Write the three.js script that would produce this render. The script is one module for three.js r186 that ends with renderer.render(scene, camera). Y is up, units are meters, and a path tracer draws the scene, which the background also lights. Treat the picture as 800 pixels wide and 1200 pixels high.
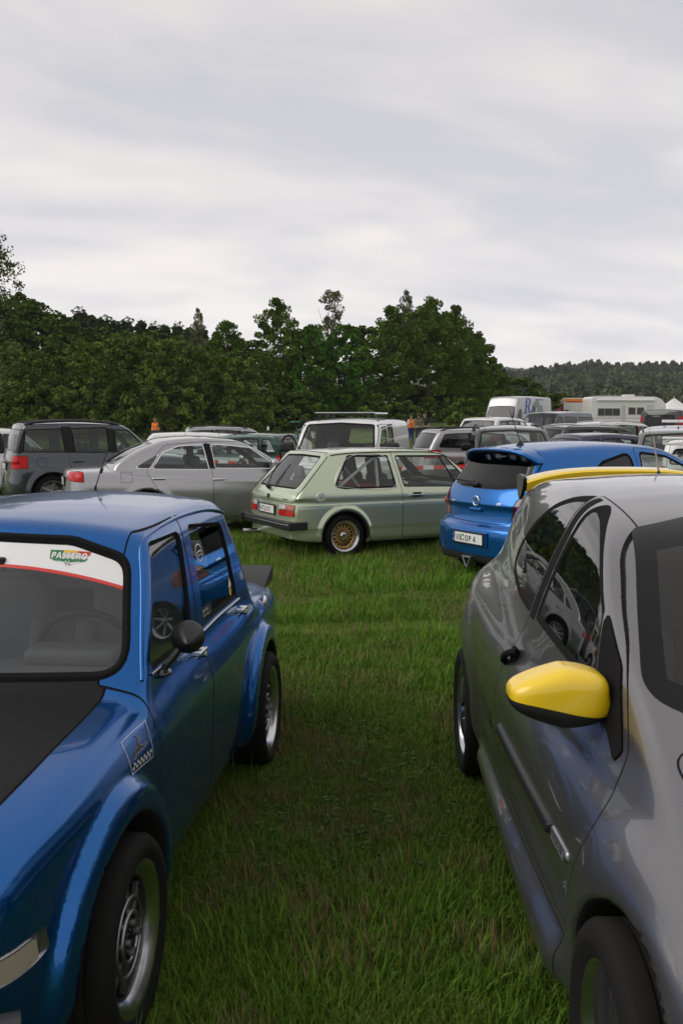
import * as THREE from 'three';
import { mergeGeometries, toCreasedNormals } from 'three/addons/utils/BufferGeometryUtils.js';
import { RoundedBoxGeometry } from 'three/addons/geometries/RoundedBoxGeometry.js';

// ------------------------------------------------------------------ camera, sky, sun, exposure
const scene = new THREE.Scene();
const camera = new THREE.PerspectiveCamera(THREE.MathUtils.radToDeg(2 * Math.atan(600 / 1150)), 2 / 3, 0.1, 4000);
camera.position.set(0, 1.74, 0);
camera.rotation.x = -Math.atan(109 / 1150);
camera.focus = 9.5; camera.userData.fStop = 9;
const renderer = new THREE.WebGLRenderer({ antialias: true });
renderer.setSize(682, 1024);
renderer.toneMapping = THREE.LinearToneMapping;
renderer.toneMappingExposure = 1.14;
renderer.shadowMap.enabled = true;

function mulberry(a) { return () => { a |= 0; a = a + 0x6D2B79F5 | 0; let t = Math.imul(a ^ a >>> 15, 1 | a); t = t + Math.imul(t ^ t >>> 7, 61 | t) ^ t; return ((t ^ t >>> 14) >>> 0) / 4294967296; }; }
const hash2 = (i, j) => { let h = Math.imul(i, 374761393) + Math.imul(j, 668265263) | 0; h = Math.imul(h ^ h >>> 13, 1274126177); return ((h ^ h >>> 16) >>> 0) / 4294967296; };
function vnoise(x, y) { const i = Math.floor(x), j = Math.floor(y); let u = x - i, v = y - j; u = u * u * u * (u * (u * 6 - 15) + 10); v = v * v * v * (v * (v * 6 - 15) + 10); const a = hash2(i, j), b = hash2(i + 1, j), c = hash2(i, j + 1), d = hash2(i + 1, j + 1); return a + (b - a) * u + (c - a) * v + (a - b - c + d) * u * v; }
function fbm(x, y, o = 5) { let s = 0, a = .5, n = 0; for (let k = 0; k < o; k++) { s += a * vnoise(x, y); n += a; a *= .5; const t = x; x = x * 1.6 - y * 1.2 + 7.3; y = t * 1.2 + y * 1.6 + 3.1; } return s / n; }
const clamp = (x, a, b) => x < a ? a : x > b ? b : x, lerp = (a, b, t) => a + (b - a) * t;
const sstep = (a, b, x) => { x = clamp((x - a) / (b - a), 0, 1); return x * x * (3 - 2 * x); };

{ // overcast sky, thin layered cloud, as one computed equirectangular texture
  const W = 2048, H = 1024, d = new Float32Array(W * H * 4);
  for (let j = 0; j < H; j++) {
    const el = ((j + .5) / H - .5) * Math.PI, sy = Math.sin(el), cy = Math.cos(el);
    for (let i = 0; i < W; i++) {
      const az = ((i + .5) / W - .5) * 2 * Math.PI, x = Math.cos(az) * cy, z = Math.sin(az) * cy, o = (j * W + i) * 4;
      const yy = Math.max(sy, 0) + .13, px = x / yy, pz = z / yy;
      const wob = fbm(px * .6 + 11, pz * .6 + 4, 4) - .5;
      // long layers of stratus seen from below: broad banks, thinner bands, wisps
      const n1 = fbm(px * .55 + wob * 1.1 + 8.7, pz * 1.25 + px * .30 + wob * 1.5 + 1.2, 5), n2 = fbm(px * 1.7 + 20 + wob * 2, pz * 2.9 + px * .6 + 5, 6), n3 = fbm(px * 4.1 + 3 + wob * 3, pz * 6 + px * 2 + 9, 4);
      const c = clamp(.5 + (n1 - .5) * 1.8 + (n2 - .5) * 1.15 + (n3 - .5) * .5, 0, 1);   // 0 thin bright, 1 thick grey
      const lo = Math.exp(-Math.max(sy, 0) * 3.6), lev = lerp(.555, .84, lo);           // the veil is brighter towards the horizon
      const q = lev * (1.11 - .23 * c), r = q * lerp(1.05, .97, c), g = q * lerp(1.005, .972, c), b = q * lerp(.975, 1.045, c);
      const k = sy < 0 ? .35 : 1;
      d[o] = r * k; d[o + 1] = g * k; d[o + 2] = b * k; d[o + 3] = 1;
    }
  }
  const t = new THREE.DataTexture(d, W, H, THREE.RGBAFormat, THREE.FloatType);
  t.mapping = THREE.EquirectangularReflectionMapping; t.magFilter = t.minFilter = THREE.LinearFilter; t.wrapS = THREE.RepeatWrapping; t.needsUpdate = true;
  scene.background = t; scene.environment = t;
}
const sun = new THREE.DirectionalLight(new THREE.Color(1, .95, .88), 1.5);
sun.position.set(-62, 50, -4); sun.target.position.set(0, 0, -12); sun.castShadow = true; sun.shadow.radius = 90;
sun.shadow.mapSize.set(2048, 2048);
Object.assign(sun.shadow.camera, { left: -50, right: 50, top: 50, bottom: -50, near: 1, far: 200 });
scene.add(sun, sun.target);

// ------------------------------------------------------------------ naming and small helpers
const used = new Map();
function numbered(n) { const k = used.get(n) || 0; used.set(n, k + 1); return k ? n + '_' + String(k).padStart(3, '0') : n; }
function tag(o, label, category, group, kind) { o.userData.label = label; if (category) o.userData.category = category; if (group) o.userData.group = group; if (kind) o.userData.kind = kind; return o; }
function shadow(o) { o.traverse(m => { if (m.isMesh) { m.castShadow = true; m.receiveShadow = true; } }); return o; }
function addTop(o, name, label, category, group) { o.name = numbered(name); tag(o, label, category, group); shadow(o); scene.add(o); return o; }
function part(name, geo, m, parent) { const o = new THREE.Mesh(geo, m); o.name = name; parent.add(o); return o; }
function cat(list) { // geometries with position + normal (+ uv) to one
  const g = list.map(q => { let k = q.index ? q.toNonIndexed() : q; const r = new THREE.BufferGeometry(); r.setAttribute('position', k.attributes.position); r.setAttribute('normal', k.attributes.normal); r.setAttribute('uv', k.attributes.uv || new THREE.BufferAttribute(new Float32Array(k.attributes.position.count * 2), 2)); return r; });
  return g.length === 1 ? g[0] : mergeGeometries(g);
}
const M4 = (g, x = 0, y = 0, z = 0, rx = 0, ry = 0, rz = 0, s = 1) => g.applyMatrix4(new THREE.Matrix4().compose(new THREE.Vector3(x, y, z), new THREE.Quaternion().setFromEuler(new THREE.Euler(rx, ry, rz, 'YXZ')), Array.isArray(s) ? new THREE.Vector3(...s) : new THREE.Vector3(s, s, s)));
const box = (x, y, z, w, h, d, r = 0, rx = 0, ry = 0, rz = 0) => M4(r ? new RoundedBoxGeometry(w, h, d, 2, r) : new THREE.BoxGeometry(w, h, d), x, y, z, rx, ry, rz);
const V = (x, y, z) => new THREE.Vector3(x, y, z);
function bar(a, b, r, r2 = r, n = 10) { const A = V(...a), B = V(...b), d = B.clone().sub(A), L = d.length(); const g = new THREE.CylinderGeometry(r2, r, L, n, 1); g.applyQuaternion(new THREE.Quaternion().setFromUnitVectors(V(0, 1, 0), d.normalize())); g.translate((a[0] + b[0]) / 2, (a[1] + b[1]) / 2, (a[2] + b[2]) / 2); return g; }
const tube = (pts, r, n = 24, m = 8, closed = false) => new THREE.TubeGeometry(new THREE.CatmullRomCurve3(pts.map(p => V(...p)), closed), n, r, m, closed);
// lathe round the z axis; points are [radius, z]
const lathe = (pts, n = 40) => { const g = new THREE.LatheGeometry(pts.map(p => new THREE.Vector2(p[0], p[1])), n); g.rotateX(Math.PI / 2); return g; };
function canvasTex(w, h, draw) { const c = document.createElement('canvas'); c.width = w; c.height = h; const x = c.getContext('2d'); draw(x, w, h); const t = new THREE.CanvasTexture(c); t.colorSpace = THREE.SRGBColorSpace; return t; }
const lin = (r, g, b) => new THREE.Color().setRGB(r, g, b);
function std(c, rough = .6, metal = 0, o = {}) { return new THREE.MeshPhysicalMaterial({ color: Array.isArray(c) ? lin(...c) : c, roughness: rough, metalness: metal, side: THREE.DoubleSide, ...o }); }
const paint = (c, metal = .35, rough = .38, cc = 1) => std(c, rough, metal, { clearcoat: cc, clearcoatRoughness: .03 });
const glass = (c, o = {}) => std(c, 0, 0, { transmission: 1, thickness: 0, ior: 1.52, ...o });

const MT = {
  rubber: std([.008, .008, .0085], .9, 0, { specularIntensity: .25 }), tyre: std([.011, .0105, .010], .85, 0, { specularIntensity: .35 }), plastic: std([.014, .014, .015], .5, 0, { specularIntensity: .7 }), trim: std([.018, .018, .019], .42, 0, { specularIntensity: .7 }),
  chrome: std([.78, .78, .80], .09, 1), alloy: std([.62, .62, .64], .24, 1), alloyDull: std([.36, .36, .38], .38, 1), barrel: std([.17, .17, .175], .34, .95), gold: std([.52, .33, .10], .33, .9), darkMetal: std([.06, .06, .065], .45, .7),
  glassClear: glass([.80, .85, .83]), glassTint: glass([.52, .58, .56]), glassDark: glass([.05, .053, .053], { ior: 1.5 }),
  linerGrey: std([.15, .15, .148], .95), liner: std([.045, .045, .048], .95), headliner: std([.25, .245, .235], .95), seat: std([.035, .036, .04], .9), seatGrey: std([.11, .11, .115], .92), dash: std([.025, .025, .027], .7),
  red: std([.46, .004, .006], .22, 0, { specularIntensity: .5 }), redDark: std([.16, .006, .01], .12, 0, { clearcoat: 1, clearcoatRoughness: .02 }), lampWhite: std([.62, .62, .60], .1, .2, { clearcoat: 1 }), amber: std([.7, .22, .02], .15, 0, { clearcoat: 1 }),
  gap: std([.006, .006, .007], .9), well: std([.008, .008, .008], .95), disc: std([.16, .15, .14], .4, .9), white: std([.74, .74, .72], .35, 0, { clearcoat: .8, clearcoatRoughness: .06 }),
  blackGloss: std([.006, .006, .007], .2, 0, { specularIntensity: .4 }),
};

// ------------------------------------------------------------------ curves and implicit functions
// smooth curve through points [t, value]: monotone cubic, sampled and gently blurred; linear beyond its ends
function curve(pts, sm = .03) {
  const n = pts.length, X = pts.map(p => p[0]), Y = pts.map(p => p[1]);
  const dl = [], m = [];
  for (let i = 0; i < n - 1; i++) dl.push((Y[i + 1] - Y[i]) / (X[i + 1] - X[i]));
  for (let i = 0; i < n; i++) m.push(i === 0 ? dl[0] : i === n - 1 ? dl[n - 2] : dl[i - 1] * dl[i] <= 0 ? 0 : 2 / (1 / dl[i - 1] + 1 / dl[i]));
  const raw = t => { if (t <= X[0]) return Y[0] + (t - X[0]) * m[0]; if (t >= X[n - 1]) return Y[n - 1] + (t - X[n - 1]) * m[n - 1]; let i = 0; while (t > X[i + 1]) i++; const h = X[i + 1] - X[i], s = (t - X[i]) / h, s2 = s * s, s3 = s2 * s; return Y[i] * (2 * s3 - 3 * s2 + 1) + m[i] * h * (s3 - 2 * s2 + s) + Y[i + 1] * (3 * s2 - 2 * s3) + m[i + 1] * h * (s3 - s2); };
  const pad = .25, t0 = X[0] - pad, t1 = X[n - 1] + pad, N = Math.ceil((t1 - t0) / .012) + 1, st = (t1 - t0) / (N - 1);
  let a = new Float64Array(N); for (let i = 0; i < N; i++) a[i] = raw(t0 + i * st);
  if (sm > 0) { const b = new Float64Array(N), R = Math.ceil(2.5 * sm / st), w = []; for (let k = -R; k <= R; k++) w.push(Math.exp(-.5 * (k * st / sm) ** 2)); for (let i = 0; i < N; i++) { let s = 0, q = 0; for (let k = -R; k <= R; k++) { const j = i + k, v = j < 0 ? a[0] + (a[1] - a[0]) * j : j >= N ? a[N - 1] + (a[N - 1] - a[N - 2]) * (j - N + 1) : a[j]; s += v * w[k + R]; q += w[k + R]; } b[i] = s / q; } a = b; }
  const f = t => { let u = (t - t0) / st; if (u < 1) return a[1] + (u - 1) * (a[2] - a[1]); if (u > N - 2) return a[N - 2] + (u - N + 2) * (a[N - 2] - a[N - 3]); let i = u | 0; if (i > N - 3) i = N - 3; const s = u - i, p0 = a[i - 1], p1 = a[i], p2 = a[i + 1], p3 = a[i + 2]; return p1 + .5 * s * (p2 - p0 + s * (2 * p0 - 5 * p1 + 4 * p2 - p3 + s * (3 * (p1 - p2) + p3 - p0))); };
  f.d = t => (f(t + .01) - f(t - .01)) * 50;
  const nn = new Float64Array(N); for (let i = 0; i < N; i++) { const i0 = Math.max(0, i - 1), i1 = Math.min(N - 1, i + 1), d = (a[i1] - a[i0]) / ((i1 - i0) * st); nn[i] = 1 / Math.sqrt(1 + d * d); }
  f.n = t => { let u = (t - t0) / st; u = u < 0 ? 0 : u > N - 2 ? N - 2 : u; const i = u | 0; return nn[i] + (nn[i + 1] - nn[i]) * (u - i); };
  return f;
}
const smax = (a, b, k) => { const h = k - Math.abs(a - b); if (h <= 0) return a > b ? a : b; const q = h / k; return (a > b ? a : b) + q * q * q * k / 6; };
const smin = (a, b, k) => -smax(-a, -b, k);
// closed outline with rounded corners: points [u, v, radius?]
function outline(pts, r = .03, seg = 6) {
  const out = [], n = pts.length;
  for (let i = 0; i < n; i++) {
    const p = pts[i], a = pts[(i + n - 1) % n], b = pts[(i + 1) % n]; let rr = p[2] ?? r;
    const ax = a[0] - p[0], ay = a[1] - p[1], bx = b[0] - p[0], by = b[1] - p[1], la = Math.hypot(ax, ay), lb = Math.hypot(bx, by);
    const c = clamp((ax * bx + ay * by) / la / lb, -1, 1), th = Math.acos(c); let t = rr / Math.tan(th / 2);
    if (!(t > 1e-4) || th > 3.1) { out.push([p[0], p[1]]); continue; }
    t = Math.min(t, la * .49, lb * .49);
    const p0 = [p[0] + ax / la * t, p[1] + ay / la * t], p2 = [p[0] + bx / lb * t, p[1] + by / lb * t];
    for (let k = 0; k <= seg; k++) { const s = k / seg, q = 1 - s; out.push([q * q * p0[0] + 2 * q * s * p[0] + s * s * p2[0], q * q * p0[1] + 2 * q * s * p[1] + s * s * p2[1]]); }
  }
  return out;
}
function sdPoly(poly) { // signed distance to an outline, negative inside
  const n = poly.length; let u0 = 1e9, u1 = -1e9, v0 = 1e9, v1 = -1e9;
  for (const [u, v] of poly) { u0 = Math.min(u0, u); u1 = Math.max(u1, u); v0 = Math.min(v0, v); v1 = Math.max(v1, v); }
  const ex = new Float64Array(n), ey = new Float64Array(n), il = new Float64Array(n);
  for (let i = 0, j = n - 1; i < n; j = i++) { ex[i] = poly[j][0] - poly[i][0]; ey[i] = poly[j][1] - poly[i][1]; il[i] = 1 / Math.max(ex[i] * ex[i] + ey[i] * ey[i], 1e-12); }
  return (u, v) => {
    const du = Math.max(u0 - u, u - u1, 0), dv = Math.max(v0 - v, v - v1, 0); if (du > .06 || dv > .06) return Math.hypot(du, dv);
    let d = 1e9, s = 1;
    for (let i = 0, j = n - 1; i < n; j = i++) {
      const wx = u - poly[i][0], wy = v - poly[i][1]; let t = (wx * ex[i] + wy * ey[i]) * il[i]; t = t < 0 ? 0 : t > 1 ? 1 : t;
      const bx = wx - ex[i] * t, by = wy - ey[i] * t, q = bx * bx + by * by; if (q < d) d = q;
      const c1 = v >= poly[i][1], c2 = v < poly[j][1], c3 = ex[i] * wy > ey[i] * wx; if ((c1 && c2 && c3) || (!c1 && !c2 && !c3)) s = -s;
    }
    return s * Math.sqrt(d);
  };
}
// regions of a car body, as seen from its side, its ends or above
const sideRegion = (pts, r, sgn, zm = .05) => { const q = sdPoly(outline(pts, r)); return (x, y, z) => Math.max(q(x, y), zm - z * sgn); };
const frontRegion = (pts, r, x0) => { const q = sdPoly(outline(pts, r)); return (x, y, z) => Math.max(q(z, y), x0 - x); };
const rearRegion = (pts, r, x1) => { const q = sdPoly(outline(pts, r)); return (x, y, z) => Math.max(q(z, y), x - x1); };
const topRegion = (pts, r, y0) => { const q = sdPoly(outline(pts, r)); return (x, y, z) => Math.max(q(x, z), y0 - y); };
const mirrorPts = (half) => [...half, ...half.slice().reverse().filter(p => p[0] !== 0).map(p => [-p[0], p[1], p[2]])];   // half outline [z>=0, y] to a full one

// ------------------------------------------------------------------ a closed skin meshed from an implicit body and cut along outlines
class Shell {
  constructor(f, [x0, x1, y0, y1, zm], h, sym = true) {
    this.f = f; this.cache = new Map(); const P = this.P = [], N = this.N = [];
    const nx = Math.ceil((x1 - x0) / h) + 1, ny = Math.ceil((y1 - y0) / h) + 1, hz = Math.ceil(zm / h), nz = 2 * hz + 1, B = 6;
    const v = new Float32Array(nx * ny * nz), sx = ny * nz, sy = nz;
    for (let bi = 0; bi < nx; bi += B) for (let bj = 0; bj < ny; bj += B) for (let bk = sym ? 0 : -hz; bk <= hz; bk += B) {
      const c = f(x0 + (bi + B / 2) * h, y0 + (bj + B / 2) * h, (bk + B / 2) * h), skip = Math.abs(c) > B * h * 1.25;
      for (let i = bi; i < Math.min(bi + B, nx); i++) for (let j = bj; j < Math.min(bj + B, ny); j++) for (let k = bk; k < Math.min(bk + B, hz + 1); k++) {
        const q = skip ? c : f(x0 + i * h, y0 + j * h, k * h); v[i * sx + j * sy + hz + k] = q; if (sym) v[i * sx + j * sy + hz - k] = q;
      }
    }
    const id = new Int32Array(nx * ny * nz).fill(-1), co = [0, 1, sy, sy + 1, sx, sx + 1, sx + sy, sx + sy + 1];
    const E = [[0, 1], [2, 3], [4, 5], [6, 7], [0, 2], [1, 3], [4, 6], [5, 7], [0, 4], [1, 5], [2, 6], [3, 7]];
    for (let i = 0; i < nx - 1; i++) for (let j = 0; j < ny - 1; j++) for (let k = 0; k < nz - 1; k++) {
      const o = i * sx + j * sy + k; let neg = 0; for (let c = 0; c < 8; c++) if (v[o + co[c]] < 0) neg++;
      if (neg === 0 || neg === 8) continue;
      let a = 0, b = 0, c = 0, n = 0;
      for (const [p, q] of E) { const vp = v[o + co[p]], vq = v[o + co[q]]; if ((vp < 0) === (vq < 0)) continue; const t = vp / (vp - vq); const px = p >> 2, py = p >> 1 & 1, pz = p & 1, qx = q >> 2, qy = q >> 1 & 1, qz = q & 1; a += px + (qx - px) * t; b += py + (qy - py) * t; c += pz + (qz - pz) * t; n++; }
      id[o] = P.length / 3; P.push(x0 + (i + a / n) * h, y0 + (j + b / n) * h, (k - hz + c / n) * h);
    }
    const n = P.length / 3, e = .0015;
    for (let i = 0; i < n; i++) {
      let x = P[3 * i], y = P[3 * i + 1], z = P[3 * i + 2];
      for (let it = 0; it < 2; it++) { const c = f(x, y, z); let a = (f(x + e, y, z) - c) / e, b = (f(x, y + e, z) - c) / e, d = (f(x, y, z + e) - c) / e; const q = a * a + b * b + d * d + 1e-9; let s = -c / q; const L = Math.abs(s) * Math.sqrt(q); if (L > h) s *= h / L; x += a * s; y += b * s; z += d * s; }
      P[3 * i] = x; P[3 * i + 1] = y; P[3 * i + 2] = z;
      const w = Math.min(h * .7, .02); let a = f(x + w, y, z) - f(x - w, y, z), b = f(x, y + w, z) - f(x, y - w, z), d = f(x, y, z + w) - f(x, y, z - w); const q = 1 / (Math.hypot(a, b, d) + 1e-12); N.push(a * q, b * q, d * q);
    }
    const T = this.all = [];
    const quad = (a, b, c, d) => { if (a < 0 || b < 0 || c < 0 || d < 0) return; const flip = this.dot(a, b, c) + this.dot(a, c, d) < 0; flip ? T.push(a, c, b, a, d, c) : T.push(a, b, c, a, c, d); };
    for (let i = 1; i < nx - 1; i++) for (let j = 1; j < ny - 1; j++) for (let k = 1; k < nz - 1; k++) {
      const o = i * sx + j * sy + k, s = v[o] < 0;
      if (s !== v[o + sx] < 0) quad(id[o], id[o - sy], id[o - sy - 1], id[o - 1]);
      if (s !== v[o + sy] < 0) quad(id[o], id[o - 1], id[o - sx - 1], id[o - sx]);
      if (s !== v[o + 1] < 0) quad(id[o], id[o - sx], id[o - sx - sy], id[o - sy]);
    }
  }
  dot(a, b, c) { const P = this.P, N = this.N; a *= 3; b *= 3; c *= 3; const ux = P[b] - P[a], uy = P[b + 1] - P[a + 1], uz = P[b + 2] - P[a + 2], wx = P[c] - P[a], wy = P[c + 1] - P[a + 1], wz = P[c + 2] - P[a + 2]; return (uy * wz - uz * wy) * (N[a] + N[b]) + (uz * wx - ux * wz) * (N[a + 1] + N[b + 1]) + (ux * wy - uy * wx) * (N[a + 2] + N[b + 2]); }
  vals(fn) { // distances of the vertices so far, NaN where not yet asked
    let a = this.cache.get(fn); const n = this.P.length / 3; if (!a || a.length < n) { const b = new Float64Array(Math.ceil(n * 1.3) + 4096).fill(NaN); if (a) b.set(a); this.cache.set(fn, a = b); } return a;
  }
  split(tris, fn, iso = 0) { // [fn < iso, fn >= iso], triangles on the line are cut along it
    let a = this.vals(fn); const P = this.P, N = this.N, In = [], Out = [], em = new Map();
    const val = i => { let q = a[i]; if (q !== q) { q = fn(P[3 * i], P[3 * i + 1], P[3 * i + 2]); a[i] = q; } return q - iso < 4e-4 && q - iso > -4e-4 ? iso : q; };
    const mid = (i, j) => {
      if (i > j) { const t = i; i = j; j = t; } const key = i * 4194304 + j; let m = em.get(key); if (m !== undefined) return m;
      let t0 = 0, t1 = 1, v0 = val(i) - iso, v1 = val(j) - iso, t = .5;
      for (let k = 0; k < 4; k++) { t = t0 + (t1 - t0) * clamp(v0 / (v0 - v1), .05, .95); if (k === 3) break; const q = fn(lerp(P[3 * i], P[3 * j], t), lerp(P[3 * i + 1], P[3 * j + 1], t), lerp(P[3 * i + 2], P[3 * j + 2], t)) - iso; if ((q < 0) === (v0 < 0)) { t0 = t; v0 = q; } else { t1 = t; v1 = q; } if (Math.abs(q) < 1e-5) break; }
      m = P.length / 3; for (let c = 0; c < 3; c++) P.push(lerp(P[3 * i + c], P[3 * j + c], t));
      let x = lerp(N[3 * i], N[3 * j], t), y = lerp(N[3 * i + 1], N[3 * j + 1], t), z = lerp(N[3 * i + 2], N[3 * j + 2], t); const l = 1 / (Math.hypot(x, y, z) + 1e-9); N.push(x * l, y * l, z * l);
      if (m >= a.length) a = this.vals(fn); a[m] = iso; em.set(key, m); return m;
    };
    for (let t = 0; t < tris.length; t += 3) {
      const i0 = tris[t], i1 = tris[t + 1], i2 = tris[t + 2], w0 = val(i0), w1 = val(i1), w2 = val(i2), s0 = w0 < iso, s1 = w1 < iso, s2 = w2 < iso, n = s0 + s1 + s2;
      if (n === 3) { In.push(i0, i1, i2); continue; }
      if (n === 0) { Out.push(i0, i1, i2); continue; }
      // a vertex on the line itself counts as outside; with nothing beyond it the triangle is inside
      if ((s0 || w0 === iso) && (s1 || w1 === iso) && (s2 || w2 === iso)) { In.push(i0, i1, i2); continue; }
      const want = n === 1, lone = s0 === want ? 0 : s1 === want ? 1 : 2, A = lone === 0 ? i0 : lone === 1 ? i1 : i2, Bv = lone === 0 ? i1 : lone === 1 ? i2 : i0, C = lone === 0 ? i2 : lone === 1 ? i0 : i1;
      const onB = n === 1 && val(Bv) === iso, onC = n === 1 && val(C) === iso, onA = val(A) === iso;
      const ab = onB ? Bv : onA ? A : mid(A, Bv), ac = onC ? C : onA ? A : mid(A, C);
      const one = n === 1 ? In : Out, two = n === 1 ? Out : In;
      if (ab !== A && ac !== A) one.push(A, ab, ac);
      if (ab !== Bv) { two.push(ab, Bv, C); if (ac !== C && ac !== ab) two.push(ab, C, ac); } else if (ac !== C) two.push(ab, C, ac);
    }
    return [In, Out];
  }
  emit(tris, off = 0, recompute = false) {
    const map = new Map(), p = [], n = [], idx = [], P = this.P, N = this.N;
    for (const t of tris) { let m = map.get(t); if (m === undefined) { m = p.length / 3; map.set(t, m); const x = P[3 * t], y = P[3 * t + 1], z = P[3 * t + 2], o = typeof off === 'function' ? off(x, y, z, t) : off; p.push(x + N[3 * t] * o, y + N[3 * t + 1] * o, z + N[3 * t + 2] * o); n.push(N[3 * t], N[3 * t + 1], N[3 * t + 2]); } idx.push(m); }
    const g = new THREE.BufferGeometry(); g.setAttribute('position', new THREE.Float32BufferAttribute(p, 3)); g.setAttribute('normal', new THREE.Float32BufferAttribute(n, 3)); g.setIndex(idx); if (recompute) g.computeVertexNormals(); return g;
  }
}

// ------------------------------------------------------------------ car building
function carField(s) {
  const G = s.gh, W = s.wheels || [], q2 = (k, az) => k[0] * az * az + (k[1] ? k[1] * az ** 6 : 0);
  const fk = [].concat(s.fk), rk = [].concat(s.rk), wk = G && [].concat(G.wk), gk = G && [].concat(G.rk);
  return (x, y, z) => {
    const az = z < 0 ? -z : z;
    let a = az - s.plan(x) - s.sec(s.wedge ? y + s.wedge * (x - 1.2) : y) - (s.bump ? s.bump(x, y) : 0);
    const t = s.top(x) - s.crown * az * az;
    let f = smax(a, (y - t) * s.top.n(x), s.rT);
    f = smax(f, (x - s.front(y) + q2(fk, az)) * s.front.n(y), s.rF);
    f = smax(f, (s.rear(y) + q2(rk, az) - x) * s.rear.n(y), s.rR);
    f = smax(f, s.bot(x) - y, s.rB ?? .03);
    if (G && y > G.y0 - .1) {
      let g = (az - G.side(y) - (G.plan ? G.plan(x) : 0)) * G.side.n(y);
      g = smax(g, (y - G.roof(x) + G.crown * az * az) * G.roof.n(x), G.rS);
      g = smax(g, (x - G.ws(y) + q2(wk, az)) * G.ws.n(y), G.rF);
      g = smax(g, (G.rw(y) + q2(gk, az) - x) * G.rw.n(y), G.rR);
      g = Math.max(g, G.y0 - y);
      f = smin(f, g, s.rG);
    }
    if (s.extra) f = s.extra(f, x, y, az);
    if (y < .9) for (const w of W) { const d = w[2] - Math.hypot(x - w[0], y - w[1]), c = Math.min(d, az - w[3]); if (c > -.06) f = smax(f, c, .034); }
    return f;
  };
}
class CarB {
  constructor(s, h, lh = .07) {
    this.s = s; this.lh = lh; this.g = new THREE.Group(); this.field = carField(s); this.bounds = s.bounds; this.sh = new Shell(this.field, s.bounds, h); this.R = this.sh.all; this.wins = [];
    for (const w of s.wheels || []) { const [i, o] = this.sh.split(this.R, (x, y, z) => Math.max(Math.hypot(x - w[0], y - w[1]) - w[2] - .004, w[3] - .02 - Math.abs(z)), 0); this.R = o; const L = [], Q = [], P = this.sh.P; for (let t = 0; t < i.length; t += 3) (P[3 * i[t] + 2] < 0 ? L : Q).push(i[t], i[t + 1], i[t + 2]); (this.wells ||= []).push(L, Q); }
    // the floor pan
    const [u, o] = this.sh.split(this.R, (x, y) => y - s.bot(x) - .008, 0); this.R = o;
  }
  take(fn, iso = 0) { const [i, o] = this.sh.split(this.R, fn, iso); this.R = o; return i; }
  // window: glass set in a seal
  win(name, fn, { seal = .016, sealMat = MT.rubber, bulge = .004, mat = MT.glassTint, recess = .005, parent = this.g, sealName = 'window_seal', liner = true, strip } = {}) {
    const sh = this.sh; let inn = this.take(fn); const [gl, sl] = sh.split(inn, fn, -seal);
    let all = sl; if (bulge > .003) { const [a, b] = sh.split(sl, fn, -seal / 2), a2 = sh.split(a, fn, -seal * .78), b2 = sh.split(b, fn, -seal * .22); all = a2[0].concat(a2[1], b2[0], b2[1]); } const vs = sh.vals(fn);
    const val = (x, y, z, i) => clamp(-(vs[i] === vs[i] ? vs[i] : fn(x, y, z)) / seal, 0, 1);
    const M = {};
    const gg = sh.emit(gl, -recess); M.glass = part(name, gg, mat, parent);
    M.seal = part(sealName, sh.emit(all, (x, y, z, i) => { const t = val(x, y, z, i); return bulge * 4 * t * (1 - t) - recess * t; }, true), sealMat, parent);
    if (liner) this.wins.push(fn);
    return M;
  }
  // panel with an open joint round it
  panel(name, fn, { mat, gap = .0035, depth = .007, parent = this.g, off = 0, gapMat = MT.gap } = {}) {
    const sh = this.sh, inn = this.take(fn, -gap / 2), st = this.take(fn, gap / 2);
    const o = part(name, sh.emit(inn, off), mat, parent);
    if (gap > 0) { const [a, b] = sh.split(st, fn, 0), vs = sh.vals(fn); part(name + '_joint', sh.emit(a.concat(b), (x, y, z, i) => -depth * clamp(1 - Math.abs(vs[i] === vs[i] ? vs[i] : fn(x, y, z)) / (gap / 2), 0, 1), true), gapMat, o); }
    return o;
  }
  // thin strip lying on the skin
  strip(name, fn, { mat, h = .004, w = .01, parent = this.g } = {}) {
    const sh = this.sh, inn = this.take(fn), [a, b] = sh.split(inn, fn, -w * .35), vs = sh.vals(fn);
    return part(name, sh.emit(a.concat(b), (x, y, z, i) => h * clamp(-(vs[i] === vs[i] ? vs[i] : fn(x, y, z)) / (w * .35), 0, 1), true), mat, parent);
  }
  body(mat, name = 'body') { const o = part(name, this.sh.emit(this.R), mat, this.g); for (const w of this.wells || []) if (w.length) part('wheel_well', this.sh.emit(w), MT.well, this.g); return o; }
  liner(mat = MT.liner, t = .03) {
    const f = this.field, sh = new Shell((x, y, z) => f(x, y, z) + t, this.bounds, this.lh); let R = sh.all;
    for (const w of this.wins) R = sh.split(R, w, -.002)[1];
    return part('cabin_lining', sh.emit(R), mat, this.g);
  }
  // a point pushed onto the skin along the given direction of search (Newton), returns [p, n]
  onSkin(x, y, z) { const f = this.field, e = .002; let n; for (let k = 0; k < 8; k++) { const c = f(x, y, z), a = (f(x + e, y, z) - f(x - e, y, z)) / e / 2, b = (f(x, y + e, z) - f(x, y - e, z)) / e / 2, d = (f(x, y, z + e) - f(x, y, z - e)) / e / 2, q = a * a + b * b + d * d + 1e-9; x -= a * c / q; y -= b * c / q; z -= d * c / q; const L = Math.sqrt(q); n = [a / L, b / L, d / L]; } return [[x, y, z], n]; }
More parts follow.
